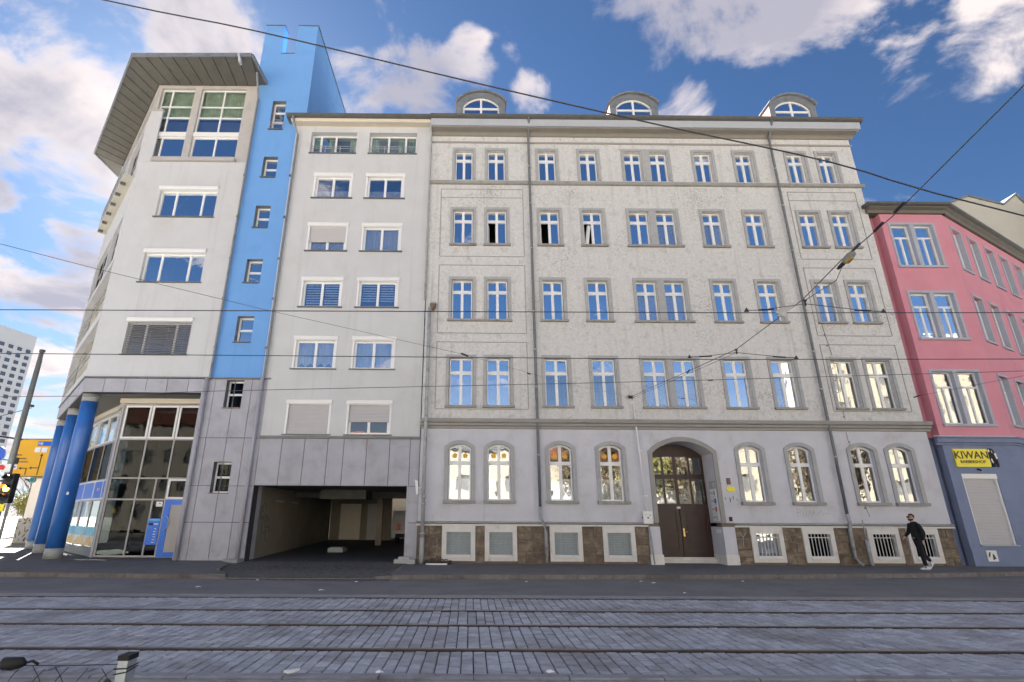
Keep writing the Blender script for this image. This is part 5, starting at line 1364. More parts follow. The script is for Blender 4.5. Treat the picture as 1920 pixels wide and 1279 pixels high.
# pale gabled house behind
bh = empty('rear_gable_house', (36, 14, 0), 'pale windowless stepped gable wall rising behind the pink house', 'house')
pts = [(26, 0), (48, 0), (48, 22.3), (42.6, 24.9), (42.2, 25.6), (41.0, 24.7), (38.43, 25.45), (36.3, 24.6), (30, 21.8), (26, 20)]
MB().poly_y(pts, 14, 24).build('gable_wall', 'cream_pale', bh)
b = MB(); b.strip([(30, 21.82), (36.3, 24.62), (38.43, 25.47), (41.0, 24.72), (42.2, 25.62), (42.6, 24.92)], .14, 13.9, 24); b.build('gable_coping', 'zinc', bh)
MB().box(43.2, 52, 12.5, 13.9, 18, 24.4).build('tan_wing', 'stone', bh)

# ---------------------------------------------------------------- far left: tower block, sign, container, trees
tb = empty('tower_block', (-192, 200, -.3), 'tall pale grey high-rise with rows of small square windows at the far left', 'high-rise')
bx_, by_ = -191.7, 200.0
dirn = Vector((-2.8, -16.1, 0)).normalized(); thb = math.atan2(-dirn.y, -dirn.x)
WTB = 46.0; org = Vector((bx_, by_, 0)) + dirn * WTB
face = MB().holes(0, WTB, -.3, 76.2, [], 0, 22)
put(face.mesh('wall', 'block_white'), 'wall', tb, (org.x, org.y, 0), thb)
wm = MB().holes(-.9, .9, -.75, .75, [(-.72, .72, -.57, .57)], -.25, .02).box(-.72, .72, -.10, -.02, -.57, .57).mesh('window', ['block_window'])
for k in range(12):
    for j in range(22):
        p = Vector((bx_, by_, 0)) + dirn * (2.2 + k * 3.75) 
        q = p + Vector((math.sin(thb), -math.cos(thb), 0)) * 0.0
        put(wm, 'window', tb, (q.x, q.y, 68.8 - j * 2.95), thb)
ms = empty('catenary_mast', (-17.0, .6, 0), 'tall grey steel mast with cross arms behind the traffic light at the left edge', 'mast')
MB().tube([(-17.0, -.9, .0), (-17.0, -.9, .6)], .16, 14).tube([(-17.0, -.9, .6), (-17.0, -.9, 7.75)], [.125, .085], 14).build('mast_pole', 'mast_metal', ms, smooth=True)
MB().tube([(-17.0, -.9, 7.7), (-17.0, -.9, 7.8)], .10, 14).build('mast_cap', 'gutter_metal', ms)
b = MB()
b.tube([(-19.6, -1.6, 4.62), (-16.95, -.75, 4.30)], .035, 6)
b.tube([(-19.6, -1.5, 3.62), (-16.95, -.8, 3.52)], .02, 6).tube([(-19.6, -1.5, 4.40), (-16.9, -.78, 5.5)], .012, 5)
b.build('mast_arm', 'black_metal', ms)
MB().tube([(-16.98, -.76, 3.40), (-16.98, -.76, 3.62)], .10, 8).tube([(-17.0, -.78, 5.55), (-17.0, -.78, 5.62)], .14, 10).build('clamp', 'gutter_metal', ms)
# traffic light
tl = empty('traffic_light', (-16.2, -1.6, 0), 'black traffic light showing amber at the left edge, on a grey pole', 'traffic light')
tx, ty = -16.16, -1.7
MB().tube([(tx - .55, ty, 0), (tx - .55, ty, 3.4)], .055, 12).build('pole', 'mast_metal', tl, smooth=True)
MB().box(tx - .18, tx + .18, ty - .10, ty + .12, 1.98, 2.98).build('housing', 'black_metal', tl)
for k, (zz, m_) in enumerate(((2.80, 'black'), (2.48, 'amber_light'), (2.16, 'black'))):
    MB().tube([(tx, ty - .115, zz), (tx, ty - .10, zz)], .11, 18).build('lens', m_, tl, label='lit amber lens' if k == 1 else None)
    b = MB(); n = 12
    for q in range(n):
        a0, a1 = math.pi * q / n, math.pi * (q + 1) / n
        b.face([(tx + .13 * math.cos(a0), ty - .10, zz + .13 * math.sin(a0)), (tx + .13 * math.cos(a1), ty - .10, zz + .13 * math.sin(a1)), (tx + .13 * math.cos(a1), ty - .26, zz + .13 * math.sin(a1)), (tx + .13 * math.cos(a0), ty - .26, zz + .13 * math.sin(a0))])
    b.build('visor', 'black_metal', tl)
MB().box(tx - .55, tx - .18, ty - .02, ty + .02, 2.7, 2.76).box(tx - .55, tx - .18, ty - .02, ty + .02, 2.1, 2.16).build('bracket', 'black_metal', tl)
MB().box(tx - .16, tx + .06, ty - .06, ty, 1.72, 1.95).build('push_button', 'yellow', tl)
gl_ = empty('pedestrian_arrow_light', (tx + .42, ty + .5, 2.75), 'small teal round arrow lamp right of the amber traffic light', 'traffic light')
MB().tube([(tx + .40, ty + .42, 2.80), (tx + .40, ty + .5, 2.80)], .10, 16).build('lens', 'column_base', gl_); MB().tube([(tx + .40, ty + .40, 2.80), (tx + .40, ty + .419, 2.80)], .075, 16).build('lens_glass', 'sign_teal', gl_) if 'sign_teal' in MATS else MB().tube([(tx + .40, ty + .40, 2.80), (tx + .40, ty + .419, 2.80)], .075, 16).build('lens_glass', 'poster_sky', gl_)
MB().box(tx + .17, tx + .31, ty + .4, ty + .44, 2.78, 2.82).build('bracket', 'black_metal', gl_)
rsn = empty('round_blue_sign', (tx - .32, ty - .1, 3.0), 'round blue traffic sign cut by the left edge above the traffic light', 'sign')
MB().tube([(tx - .62, ty - .14, 3.62), (tx - .62, ty - .12, 3.62)], .27, 24).build('disc', 'sign_blue', rsn)
MB().tube([(tx - .62, ty - .119, 3.62), (tx - .62, ty - .10, 3.62)], .29, 24).build('rim', 'sign_white', rsn)
rr_ = empty('red_triangle_sign', (tx - .2, ty - .1, 3.0), 'white rectangular sign with red triangle between the blue disc and the traffic light', 'sign')
MB().box(tx - .72, tx - .02, ty - .13, ty - .11, 3.02, 3.30).build('plate', 'sign_white', rr_); MB().poly_y([(tx - .56, 3.10), (tx - .24, 3.10), (tx - .20, 3.2), (tx - .32, 3.27), (tx - .56, 3.27)], -1.84 - .0 + 0, -1.831).build('red_mark', 'sign_red', rr_)
# orange direction sign
og = empty('direction_sign', (-23.7, 8, 0), 'large orange direction board with black arrows and place names at the far left', 'road sign')
ox0, ox1, oz0, oz1, oy = -24.42, -22.0, 3.52, 5.52, 8.0
MB().box(ox0, ox1, oy - .06, oy, oz0, oz1).build('sign_board', 'orange', og)
MB().holes(ox0, ox1, oz0, oz1, [(ox0 + .04, ox1 - .04, oz0 + .04, oz1 - .04)], oy - .075, oy - .062).build('border', 'lettering', og)
f = oy - .08
MB().box(ox0 + 1.08, ox1 - .5, f, f + .01, oz1 - .38, oz1 - .14).build('blue_field', 'sign_blue', og)
put(text_mesh('ME', .20, 'sign_white', .002), 'lettering', og, (ox0 + 1.12, f - .01, oz1 - .33))
for q_ in ((ox0 + 1.0, ox0 + 1.30, f, f + .01, oz1 - .72, oz1 - .46), (ox0 + 1.36, ox0 + 1.66, f, f + .01, oz1 - .72, oz1 - .46), (ox0 + .07, ox0 + .30, f, f + .01, oz0 + .38, oz0 + .62)): MB().box(*q_).build('white_field', 'sign_white', og)
MB().tube([(ox0 + .18, f - .006, oz0 + .5), (ox0 + .18, f, oz0 + .5)], .05, 10).build('field_symbol', 'sign_blue', og)
MB().box(ox0 + 1.42, ox0 + 1.46, f, f + .01, oz0 + .1, oz1 - .9).poly_y([(ox0 + 1.36, oz1 - .92), (ox0 + 1.44, oz1 - .78), (ox0 + 1.52, oz1 - .92)][::-1], f, f + .01).box(ox0 + 1.05, ox0 + 1.42, f, f + .01, oz0 + .44, oz0 + .48).poly_y([(ox0 + 1.06, oz0 + .39), (ox0 + .93, oz0 + .46), (ox0 + 1.06, oz0 + .53)], f, f + .01).box(ox0 + .78, ox0 + .82, f, f + .01, oz0 + .1, oz0 + .42).box(ox0 + .5, ox0 + .82, f, f + .01, oz0 + .42, oz0 + .46).poly_y([(ox0 + .52, oz0 + .37), (ox0 + .38, oz0 + .44), (ox0 + .52, oz0 + .51)], f, f + .01).build('arrow', 'lettering', og)
for k, (w_, z_) in enumerate(((.34, 1.10), (.62, .92), (.72, .74))):
    b = MB(); n = int(w_ / .07)
    for q in range(n): b.box(ox0 + .12 + q * .07, ox0 + .17 + q * .07, f, f + .008, oz0 + z_, oz0 + z_ + (.09 if q == 0 else .06))
    b.build('blurred_place_name', 'sign_red' if False else 'stone', og)
MB().tube([(ox0 + .25, oy + .1, 0), (ox0 + .25, oy + .1, oz1)], .07, 10).tube([(ox1 - .4, oy + .1, 0), (ox1 - .4, oy + .1, oz1)], .07, 10).build('sign_post', 'mast_metal', og)
# advertising column / white pillar with graffiti
wp = empty('white_pillar', (-26.4, 12.6, 0), 'white board wall with scribbled graffiti foot standing below the orange sign', 'pillar')
MB().box(-26.35, -24.6, 12, 12.5, 1.45, 3.7).build('board', 'sign_white', wp); MB().box(-26.6, -24.4, 11.95, 12.55, .06, 1.44).build('base', 'column_base', wp); MB().box(-26.45, -24.5, 11.9, 12.6, 3.7, 3.95).build('cap', 'mast_metal', wp)
r5 = random.Random(5); b = MB()
for k in range(60):
    x_, z_ = -26.5 + 2.0 * r5.random(), .15 + 1.2 * r5.random(); b.tube([(x_, 11.94, z_), (x_ + r5.uniform(-.15, .15), 11.94, z_ + r5.uniform(-.2, .2))], .02, 4)
b.build('scribble', 'graffiti', wp)
def tree(name, x, y, z0, hgt, crown, nleaf, leafm, label, group=None, seed=1, leaf=.22, bare=False):
    r = random.Random(seed); t_ = empty(name, (x, y, z0), label, 'tree' if 'bush' not in name else 'bush', group)
    b = MB(); tips = []
    b.tube([(x, y, z0), (x + .05, y, z0 + hgt * .25), (x - .05, y + .05, z0 + hgt * .45), (x, y, z0 + hgt * .8)], [hgt * .022, hgt * .017, hgt * .012, hgt * .004], 8)
    def br(p, d, L, rr, lv):
        q = p + d * L; m_ = p + d * L * .5 + Vector((r.uniform(-1, 1), r.uniform(-1, 1), r.uniform(0, 1))) * L * .06
        b.tube([p, m_, q], [rr, rr * .8, rr * .5], 4, cap=False); tips.append(q)
        if lv: 
            for _ in range(3 if lv > 1 else 4):
                nd = (d + Vector((r.uniform(-1, 1), r.uniform(-1, 1), r.uniform(-.3, .9))) * .75).normalized(); br(p + d * L * r.uniform(.4, 1), nd, L * r.uniform(.5, .75), rr * .5, lv - 1)
    for k in range(9):
        a = k * 2.4; h_ = hgt * (.3 + .055 * k)
        br(Vector((x, y, z0 + h_)), Vector((math.cos(a), math.sin(a), r.uniform(.4, 1.0))).normalized(), crown * r.uniform(.45, .7), hgt * .007, 3 if bare else 2)
    b.build('trunk', 'bark', t_)
    if nleaf:
        b = MB()
        for k in range(nleaf):
            c = r.choice(tips) + Vector((r.gauss(0, 1), r.gauss(0, 1), r.gauss(0, .8))) * crown * .16
            u = Vector((r.uniform(-1, 1), r.uniform(-1, 1), r.uniform(-1, 1))).normalized() * leaf; v = u.cross(Vector((r.uniform(-1, 1), r.uniform(-1, 1), r.uniform(-1, 1)))).normalized() * leaf * .6
            b.face([c - u, c - v, c + u, c + v])
        b.build('crown', leafm, t_, kind='stuff')
    return t_
tree('bare_tree', -32, 20, 0, 4.8, 2.4, 0, 'leaf', 'bare twiggy tree behind the traffic light pole, left of the white board', seed=3, bare=True)
tree('bare_tree', -36, 24, 0, 5.2, 2.6, 0, 'bark', 'brown leafless tree farther back behind the traffic light', seed=8, bare=True)
tree('yellow_bush', -34, 22.5, 0, 2.6, 1.5, 5000, 'leaf_yellow', 'yellow-green bush low behind the traffic light pole', seed=4, leaf=.07)
# parked car and bicycle far left
pc = empty('parked_car', (-41, 24, 0), 'small pale parked car beside the yellow bush at the far left', 'car')
MB().poly_x([(22.6, .3), (22.6, .75), (23.2, .95), (23.7, 1.42), (25.0, 1.42), (25.7, .95), (26.5, .8), (26.5, .3)], -42, -40.3).build('body', 'car_paint', pc)
MB().box(-40.3, -40.28, 23.6, 25.2, .98, 1.35).build('side_window', 'black', pc)
for y_ in (23.4, 25.7): MB().tube([(-40.5, y_, .33), (-40.26, y_, .33)], .33, 14).build('wheel', 'tyre', pc)
sp_ = empty('street_signpost', (-27.5, 9, 0), 'thin grey sign post standing on the sunlit plaza at the far left', 'post')
MB().tube([(-27.5, 9, 0), (-27.5, 9, 2.9)], .04, 8).build('pole', 'mast_metal', sp_); MB().box(-27.7, -27.3, 8.93, 8.96, 2.3, 2.75).build('plate', 'sign_white', sp_)

# ---------------------------------------------------------------- overhead wires
def wire(name, pts, r, m, label, cat='wire', group=None):
    b = MB(); b.tube(pts, r, 6); return solo(name, b, m, label, cat, group=group, at=pts[0])
def sag(p, q, s, n=14):
    p, q = Vector(p), Vector(q)
    return [p.lerp(q, k / n) - Vector((0, 0, s * 4 * (k / n) * (1 - k / n))) for k in range(n + 1)]
def through(pts, n=4):
    P = [Vector(p) for p in pts]; out = []
    for i in range(len(P) - 1):
        a = P[max(i - 1, 0)]; b_, c = P[i], P[i + 1]; d = P[min(i + 2, len(P) - 1)]
        for k in range(n):
            t = k / n; out.append(.5 * ((2 * b_) + (c - a) * t + (2 * a - 5 * b_ + 4 * c - d) * t * t + (3 * b_ - a - 3 * c + d) * t ** 3))
    return out + [P[-1]]
g_ = 'tram contact wires along the street'
wire('contact_wire', [(-40, -11.3, 5.31), (-9.2, -11.3, 5.38), (5.4, -11.3, 5.44), (10.9, -11.3, 5.49), (40, -11.3, 5.6)], .009, 'cable', 'upper dark tram wire crossing the picture between the third and fourth window rows', 'wire', g_)
wire('contact_wire', [(-50, -8.7, 5.25), (-11.4, -8.7, 5.28), (5.9, -8.7, 5.26), (13.5, -8.7, 5.33), (50, -8.7, 5.4)], .010, 'cable', 'lower dark tram wire crossing the picture just above the second floor windows', 'wire', g_)
wire('feeder_cable', through([(-40, -6, 4.6), (-13.5, -6, 4.80), (-7.75, -6, 5.00), (5.54, -6, 5.40), (16.3, -6, 5.79), (50, -6, 7.0)]), .009, 'wire_steel', 'thin wire running slightly upwards to the right below the two tram wires')
wire('power_cable', through([(-22, -10, 18.4), (-10.28, -10, 15.15), (-5.93, -10, 14.08), (.02, -10, 12.38), (4.77, -10, 11.07), (8.9, -10, 9.99), (13.2, -10, 8.52), (30, -10, 3.8)]), .019, 'cable', 'thick black cable sweeping across the sky from the top left to the right edge')
# span wire with lamp
A0, A1 = Vector((6.44, -.15, 6.26)), Vector((6.52, -18.2, 6.95))
an = empty('wall_anchor', (6.44, -.02, 6.2), 'small dark star shaped wire anchor on the grey wall above the white conduit', 'anchor')
b = MB(); st_ = []
for k in range(12):
    a = 2 * math.pi * k / 12; rr = .17 if k % 2 == 0 else .07; st_.append((6.44 + rr * math.cos(a), 6.26 + rr * .6 * math.sin(a)))
b.poly_y(st_[::-1], -.04, -.003); b.tube([(6.44, -.04, 6.26), (6.44, -.14, 6.26)], .03, 8); b.build('rosette', 'black_metal', an)
SP = [(6.44, -.12, 6.26), (6.46, -5.7, 5.78), (6.45, -8.7, 5.52), (6.55, -11.3, 5.72), (6.45, -12.7, 5.90), (6.52, -13.8, 6.06), (6.52, -16, 6.48), (6.55, -24, 8.4)]
wire('span_wire', [Vector(p) for p in SP], .008, 'wire_steel', 'steel span wire rising from the wall anchor over the street to the top right corner')
wire('span_wire', [Vector((6.52, -.12, 6.22)), Vector((6.50, -5.7, 5.72)), Vector((6.50, -8.7, 5.46))], .005, 'wire_steel', 'short thinner strand just beneath the rising span wire near the wall anchor')
sp2 = [(6.52, -11.4, 5.66), (6.56, -12.3, 5.68), (6.45, -12.66, 5.78)]
wire('lamp_cable', [Vector(p) for p in sp2], .006, 'wire_steel', 'thin feed cable looping from the upper clamp to the street lamp', 'cable')
for (y, z, nm, lb) in ((-5.7, 5.78, 'insulator', 'small black insulator on the span wire near the wall anchor'), (-13.0, 5.96, 'insulator', 'black insulator on the span wire just above the street lamp'), (-13.55, 6.03, 'insulator', 'long black insulator on the span wire in front of the pink house corner'), (-14.0, 6.10, 'insulator', 'uppermost small insulator on the span wire against the dark blue sky')):
    b = MB(); b.tube([(6.49, y - .10, z + .02), (6.49, y + .10, z - .02)], [.022, .022], 8); solo('insulator', b, 'black_metal', lb, 'insulator')
lp = empty('street_lamp', (6.42, -12.7, 5.84), 'elongated street lamp with amber glass hanging from the span wire', 'street lamp')
d_ = (Vector((6.50, -12.92, 5.91)) - Vector((6.45, -12.55, 5.80)))
def lam(t, o=0): return Vector((6.45, -12.55, 5.80)) + d_ * t + Vector((0, 0, o * .6))
MB().tube([lam(-.02, -.02), lam(.12, -.02), lam(.34, -.02), lam(.42, -.02)], [0.018, 0.033, 0.036, 0.030], 12).build('lamp_neck', 'black_metal', lp, smooth=True)
MB().tube([lam(.36, -.0), lam(.5, .0), lam(.78, .0), lam(.98, .0), lam(1.05, .0)], [0.030, 0.060, 0.069, 0.048, 0.012], 14).build('lamp_housing', 'mast_metal', lp, smooth=True)
MB().tube([lam(.45, -.05), lam(.55, -.055), lam(.80, -.055), lam(.92, -.05)], [0.024, 0.051, 0.051, 0.024], 14).build('lamp_glass', 'amber_glass', lp, smooth=True)
# pull-off bridles
def bridle(x0, x1, xc, y, z, zc_, lab):
    e = empty('wire_bridle', (xc, y, zc_), lab, 'wire bridle')
    MB().tube([(x0, y, z + .02), (x0 + .28, y, z + .03), (xc, y, zc_), (x1 - .3, y, z + .03), (x1, y, z + .02)], .008, 6).build('bridle_wire', 'wire_steel', e)
    MB().tube([(xc, y, zc_ - .04), (xc, y, zc_ + .09)], .018, 6).tube([(xc - .03, y, zc_ + .07), (xc + .03, y, zc_ + .07)], .022, 6).build('hanger', 'black_metal', e)
    for x in (x0, x1):
        s = 1 if x == x0 else -1
        MB().poly_y([(x - .05, z - .01), (x + .05, z - .01), (x + .01, z + .08)][::-1], y - .012, y + .012).build('wire_clip', 'black_metal', e)
        MB().tube([(x + s * .25, y, z + .03), (x + s * .55, y, z + .045)], .018, 6).build('strain_insulator', 'black_metal', e)
bridle(5.28, 7.88, 6.45, -8.7, 5.30, 5.44, 'shallow V bridle holding the lower tram wire under the span wire')
bridle(5.40, 8.11, 6.60, -11.3, 5.47, 5.64, 'shallow V bridle holding the upper tram wire under the span wire, right of centre')
LS = [(6.36, -.12, 6.26), (3.0, -4.4, 5.72), (-.19, -8.7, 5.34), (-4.12, -11.3, 5.44), (-5.81, -13.5, 5.20), (-9, -17.5, 4.9)]
wire('stay_wire', [Vector(p) for p in LS], .004, 'wire_steel', 'thin stay wire falling from the wall anchor to the upper left across the white block')
b = MB(); b.tube([(-.25, -8.78, 5.34), (-.10, -8.6, 5.33)], .022, 8); solo('insulator', b, 'black_metal', 'small black insulator where the stay wire meets the lower tram wire', 'insulator')
b = MB(); b.tube([(1.6, -6.3, 5.53), (1.7, -6.1, 5.55)], .02, 8); solo('insulator', b, 'black_metal', 'small insulator on the stay wire left of the grey house downpipe', 'insulator')
an2 = empty('wall_hook', (18.05, -.02, 6.34), 'small dark wire hook on the right end of the grey wall beside the pink house', 'anchor')
MB().tube([(18.0, 0, 6.34), (18.0, -.18, 6.34), (18.1, -.2, 6.38)], .025, 6).build('hook', 'black_metal', an2)
wire('stay_wire', [Vector((18.05, -.2, 6.36)), Vector((19.5, -3, 6.46)), Vector((24, -12, 6.8))], .006, 'wire_steel', 'thin wire from the right wall hook across the pink house')
b = MB(); b.tube([(6.9, -6, 5.44), (7.05, -6, 5.445)], .02, 6); solo('insulator', b, 'black_metal', 'tiny splice on the lowest thin wire in front of the paired windows', 'insulator')
wp_ = empty('line_pennant', (6.3, -11.3, 5.5), 'small grey triangular plate on the upper tram wire in front of the windows', 'plate')
MB().poly_y([(5.95, 5.46), (6.12, 5.56), (6.42, 5.60), (6.2, 5.46), (6.12, 5.36)], -11.31, -11.29).build('plate', 'pipe_light', wp_)

# ---------------------------------------------------------------- the walker
def skin_body(name, joints, bones, m, parent, root=0, sub=2):
    me = bpy.data.meshes.new(name); names = list(joints)
    off = WL[parent.name]
    me.from_pydata([tuple(Vector(joints[n][0]) - off) for n in names], [(names.index(a), names.index(c)) for a, c in bones], [])
    me.materials.append(MATS[m]); o = bpy.data.objects.new(name, me); COL.objects.link(o); o.parent = parent
    sk = o.modifiers.new('skin', 'SKIN'); sk.use_smooth_shade = True
    for i, n in enumerate(names):
        rr = joints[n][1]; sv = me.skin_vertices[0].data[i]; sv.radius = rr if isinstance(rr, tuple) else (rr, rr); sv.use_root = (i == root)
    ss = o.modifiers.new('subdivision', 'SUBSURF'); ss.levels = sub; ss.render_levels = sub
    dg = bpy.context.evaluated_depsgraph_get(); dg.update()
    me2 = bpy.data.meshes.new_from_object(o.evaluated_get(dg)); o.modifiers.clear(); old = o.data; o.data = me2; bpy.data.meshes.remove(old)
    WL[o.name] = off
    return o
px_, py_ = 15.50, -1.46
man = empty('person', (px_, py_, 0), 'man in black hoodie, sunglasses and white sneakers walking left past the cellar windows', 'person')
def J(x, y, z): return (px_ + x, py_ + y, z)
# walking to the left (-x); x: forward is negative, y: -y is towards the viewer (his left side)
body = {'pelvis': (J(.05, 0, .98), (.15, .17)), 'waist': (J(.045, 0, 1.12), (.145, .17)), 'chest': (J(.05, 0, 1.34), (.15, .19)), 'collar': (J(.045, 0, 1.475), (.085, .12)),
        'neck': (J(.02, 0, 1.54), .068), 'shL': (J(.06, -.18, 1.42), .078), 'shR': (J(.04, .18, 1.42), .078),
        'elL': (J(.13, -.235, 1.17), .062), 'wrL': (J(.07, -.21, .94), .044), 'elR': (J(-.03, .24, 1.17), .062), 'wrR': (J(-.22, .17, 1.06), .042),
        'hipL': (J(.045, -.09, .92), .10), 'hipR': (J(.055, .09, .92), .10),
        'knL': (J(.0, -.10, .52), .084), 'anL': (J(.035, -.10, .12), .062), 'knR': (J(.15, .09, .54), .084), 'anR': (J(.40, .09, .25), .06)}
bones = [('pelvis', 'waist'), ('waist', 'chest'), ('chest', 'collar'), ('collar', 'neck'), ('collar', 'shL'), ('collar', 'shR'), ('shL', 'elL'), ('elL', 'wrL'), ('shR', 'elR'), ('elR', 'wrR'),
         ('pelvis', 'hipL'), ('pelvis', 'hipR'), ('hipL', 'knL'), ('knL', 'anL'), ('hipR', 'knR'), ('knR', 'anR')]
skin_body('body', body, bones, 'cloth_black', man)
hd = {'n0': (J(.02, 0, 1.53), .05), 'jaw': (J(-.025, 0, 1.61), (.072, .07)), 'mid': (J(-.005, 0, 1.695), (.105, .088)), 'top': (J(.01, 0, 1.765), (.082, .074))}
skin_body('head', hd, [('n0', 'jaw'), ('jaw', 'mid'), ('mid', 'top')], 'skin', man)
MB().poly_x([(-.018, 1.665), (.018, 1.665), (.008, 1.70), (-.008, 1.70)], 0, .001)
b = MB(); b.tube([J(-.095, -.0, 1.70), J(-.122, 0, 1.668), J(-.09, 0, 1.655)], [.008, .016, .01], 6); b.build('nose', 'skin', man, smooth=True)
def cap(name, c, r3, keep, m, seed=2):
    rr = random.Random(seed); b = MB(); nu, nv = 22, 14; P = {}
    for iu in range(nu):
        for iv in range(nv + 1):
            a, e = 2 * math.pi * iu / nu, math.pi * iv / nv; k = 1 + rr.uniform(-.03, .05)
            P[iu, iv] = (c[0] + r3[0] * k * math.sin(e) * math.cos(a), c[1] + r3[1] * k * math.sin(e) * math.sin(a), c[2] + r3[2] * k * math.cos(e))
    for iu in range(nu):
        for iv in range(nv):
            q = [P[iu, iv], P[(iu + 1) % nu, iv], P[(iu + 1) % nu, iv + 1], P[iu, iv + 1]]
            cx_ = sum(p[0] for p in q) / 4 - px_; cz_ = sum(p[2] for p in q) / 4
            if keep(cx_, cz_): b.face(q)
    return b.build(name, m, man, smooth=False)
cap('hair', J(.012, 0, 1.725), (.100, .086, .092), lambda x, z: z > 1.765 - max(0, x + .02) * 1.9 and z > 1.62, 'hair')
cap('beard', J(-.022, 0, 1.635), (.082, .074, .075), lambda x, z: z < 1.628 and x < .05, 'hair', 5)
b = MB(); b.box(px_ - .112, px_ - .100, py_ - .066, py_ - .008, 1.685, 1.722).box(px_ - .112, px_ - .100, py_ + .008, py_ + .066, 1.685, 1.722).box(px_ - .104, px_ - .10, py_ - .008, py_ + .008, 1.708, 1.716)
b.box(px_ - .10, px_ + .0, py_ - .084, py_ - .078, 1.705, 1.716).box(px_ - .10, px_ + .0, py_ + .078, py_ + .084, 1.705, 1.716); b.build('sunglasses', 'black', man)
for s_ in (-1, 1): MB().tube([J(.012, s_ * .080, 1.66), J(.018, s_ * .094, 1.69), J(.012, s_ * .084, 1.71)], [.008, .013, .008], 6).build('ear', 'skin', man, smooth=True)
hood = {'a': (J(.085, -.05, 1.49), .045), 'b': (J(.12, 0, 1.46), .055), 'c': (J(.085, .05, 1.49), .045)}
skin_body('hood', hood, [('a', 'b'), ('b', 'c')], 'cloth_black', man)
def hand(wr, d, up, sgn):
    wr, d, up = Vector(wr), Vector(d).normalized(), Vector(up).normalized(); sd_ = d.cross(up).normalized() * sgn
    jo = {'w': (tuple(wr), .026), 'p': (tuple(wr + d * .055), (.026, .034)), 'k': (tuple(wr + d * .085), (.018, .034))}; bo = [('w', 'p'), ('p', 'k')]
    for k in range(4):
        o_ = sd_ * (-.027 + .018 * k); L_ = [.062, .072, .067, .052][k]
        jo[f'a{k}'] = (tuple(wr + d * .095 + o_), .0095); jo[f'b{k}'] = (tuple(wr + d * (.095 + L_ * .5) + o_ - up * .012), .0085); jo[f'c{k}'] = (tuple(wr + d * (.095 + L_ * .8) + o_ - up * .036), .0075)
        bo += [('k', f'a{k}'), (f'a{k}', f'b{k}'), (f'b{k}', f'c{k}')]
    jo['t1'] = (tuple(wr + d * .05 - sd_ * .04 - up * .008), .011); jo['t2'] = (tuple(wr + d * .085 - sd_ * .05 - up * .022), .009); bo += [('p', 't1'), ('t1', 't2')]
    skin_body('hand', jo, bo, 'skin', man, sub=1)
hand(J(-.22, .17, 1.06), (-.8, -.05, -.55), (-.5, 0, .8), 1)
hand(J(.07, -.21, .94), (-.15, 0, -1), (-1, 0, .1), -1)
def shoe(a, tilt):
    b = MB(); x, y, z = a; n = []
    prof_ = [(.07, 0), (.075, .06), (.05, .10), (-.02, .10), (-.09, .06), (-.17, .045), (-.20, .02), (-.19, 0)]
    M = Matrix.Rotation(tilt, 3, 'Y')
    up_ = [M @ Vector((p[0], 0, p[1])) for p in prof_]
    b.face([(x + p.x, y - .045, z + p.z) for p in up_]); b.face([(x + p.x, y + .045, z + p.z) for p in reversed(up_)])
    for i in range(len(up_)):
        p, q = up_[i], up_[(i + 1) % len(up_)]; b.face([(x + p.x, y - .045, z + p.z), (x + p.x, y + .045, z + p.z), (x + q.x, y + .045, z + q.z), (x + q.x, y - .045, z + q.z)])
    s_ = b.build('shoe', 'shoe_white', man)
    b = MB(); st_ = [M @ Vector(p) for p in ((-.03, 0, .045), (-.02, 0, .095), (-.09, 0, .062), (-.12, 0, .035))]
    b.face([(x + p.x, y - .047, z + p.z) for p in st_]).face([(x + p.x, y + .047, z + p.z) for p in st_]); b.build('shoe_patch', 'black', man)
shoe(J(.035, -.10, .01), 0)
shoe(J(.42, .09, .14), R_(-48))
MB().tube([J(-.095, .01, 1.02), J(-.06, -.1, 1.0), J(.0, -.15, .99)], .006, 5).build('pull_cord', 'shoe_white', man)

# ---------------------------------------------------------------- fence at the lower left, by the viewer
fn = empty('mesh_fence', (-2.24, -17.0, -.05), 'end of a galvanised wire mesh fence with capped post in the lower left corner', 'fence')
FX, FYY = -2.21, -17.0
DZ = -.03
MB().box(FX - .032, FX + .032, FYY - .05, FYY + .05, -.02, .705).build('post', 'galvanised', fn)
b = MB(); b.box(FX - .036, FX + .036, FYY - .054, FYY + .054, .705, .735); b.build('post_cap', 'black', fn)
MB().tube([(FX - .04, FYY - .06, .66), (FX + .04, FYY - .06, .665), (FX + .04, FYY + .06, .67)], .004, 5).tube([(FX - .04, FYY - .06, .63), (FX + .04, FYY - .06, .645), (FX + .04, FYY + .06, .655)], .004, 5).tube([(FX - .04, FYY - .06, .50), (FX + .04, FYY - .06, .505)], .004, 5).build('tie_wire', 'black', fn)
b = MB(); r6 = random.Random(11)
fdir = Vector((-1, .02, 0)); base = Vector((FX - .03, FYY - .05, 0))
def fp(s, z): p = base + fdir * s; return (p.x, p.y + r6.uniform(-.006, .006), z + r6.uniform(-.006, .006))
b.tube([fp(0, .685), fp(.3, .675), fp(.65, .672), fp(.95, .66), fp(1.6, .66), fp(2.4, .67)], .0035, 5)
pitch = .15
for k in range(16):
    s = .02 + k * pitch
    if s < 2.4:
        pts = []
        for j in range(7):
            z = .665 - j * .105; pts.append(fp(s + (pitch * .5 if j % 2 else 0) + r6.uniform(-.012, .012), z + r6.uniform(-.01, .01)))
        b.tube(through(pts, 5), .0026, 5, cap=False)
        pts = [fp(s + (0 if j % 2 else pitch * .5), .665 - j * .105) for j in range(7)]
        if k % 3 != 1: b.tube(through(pts, 5), .0026, 5, cap=False)
b.build('wire_mesh', 'mesh_dark', fn, kind='stuff')
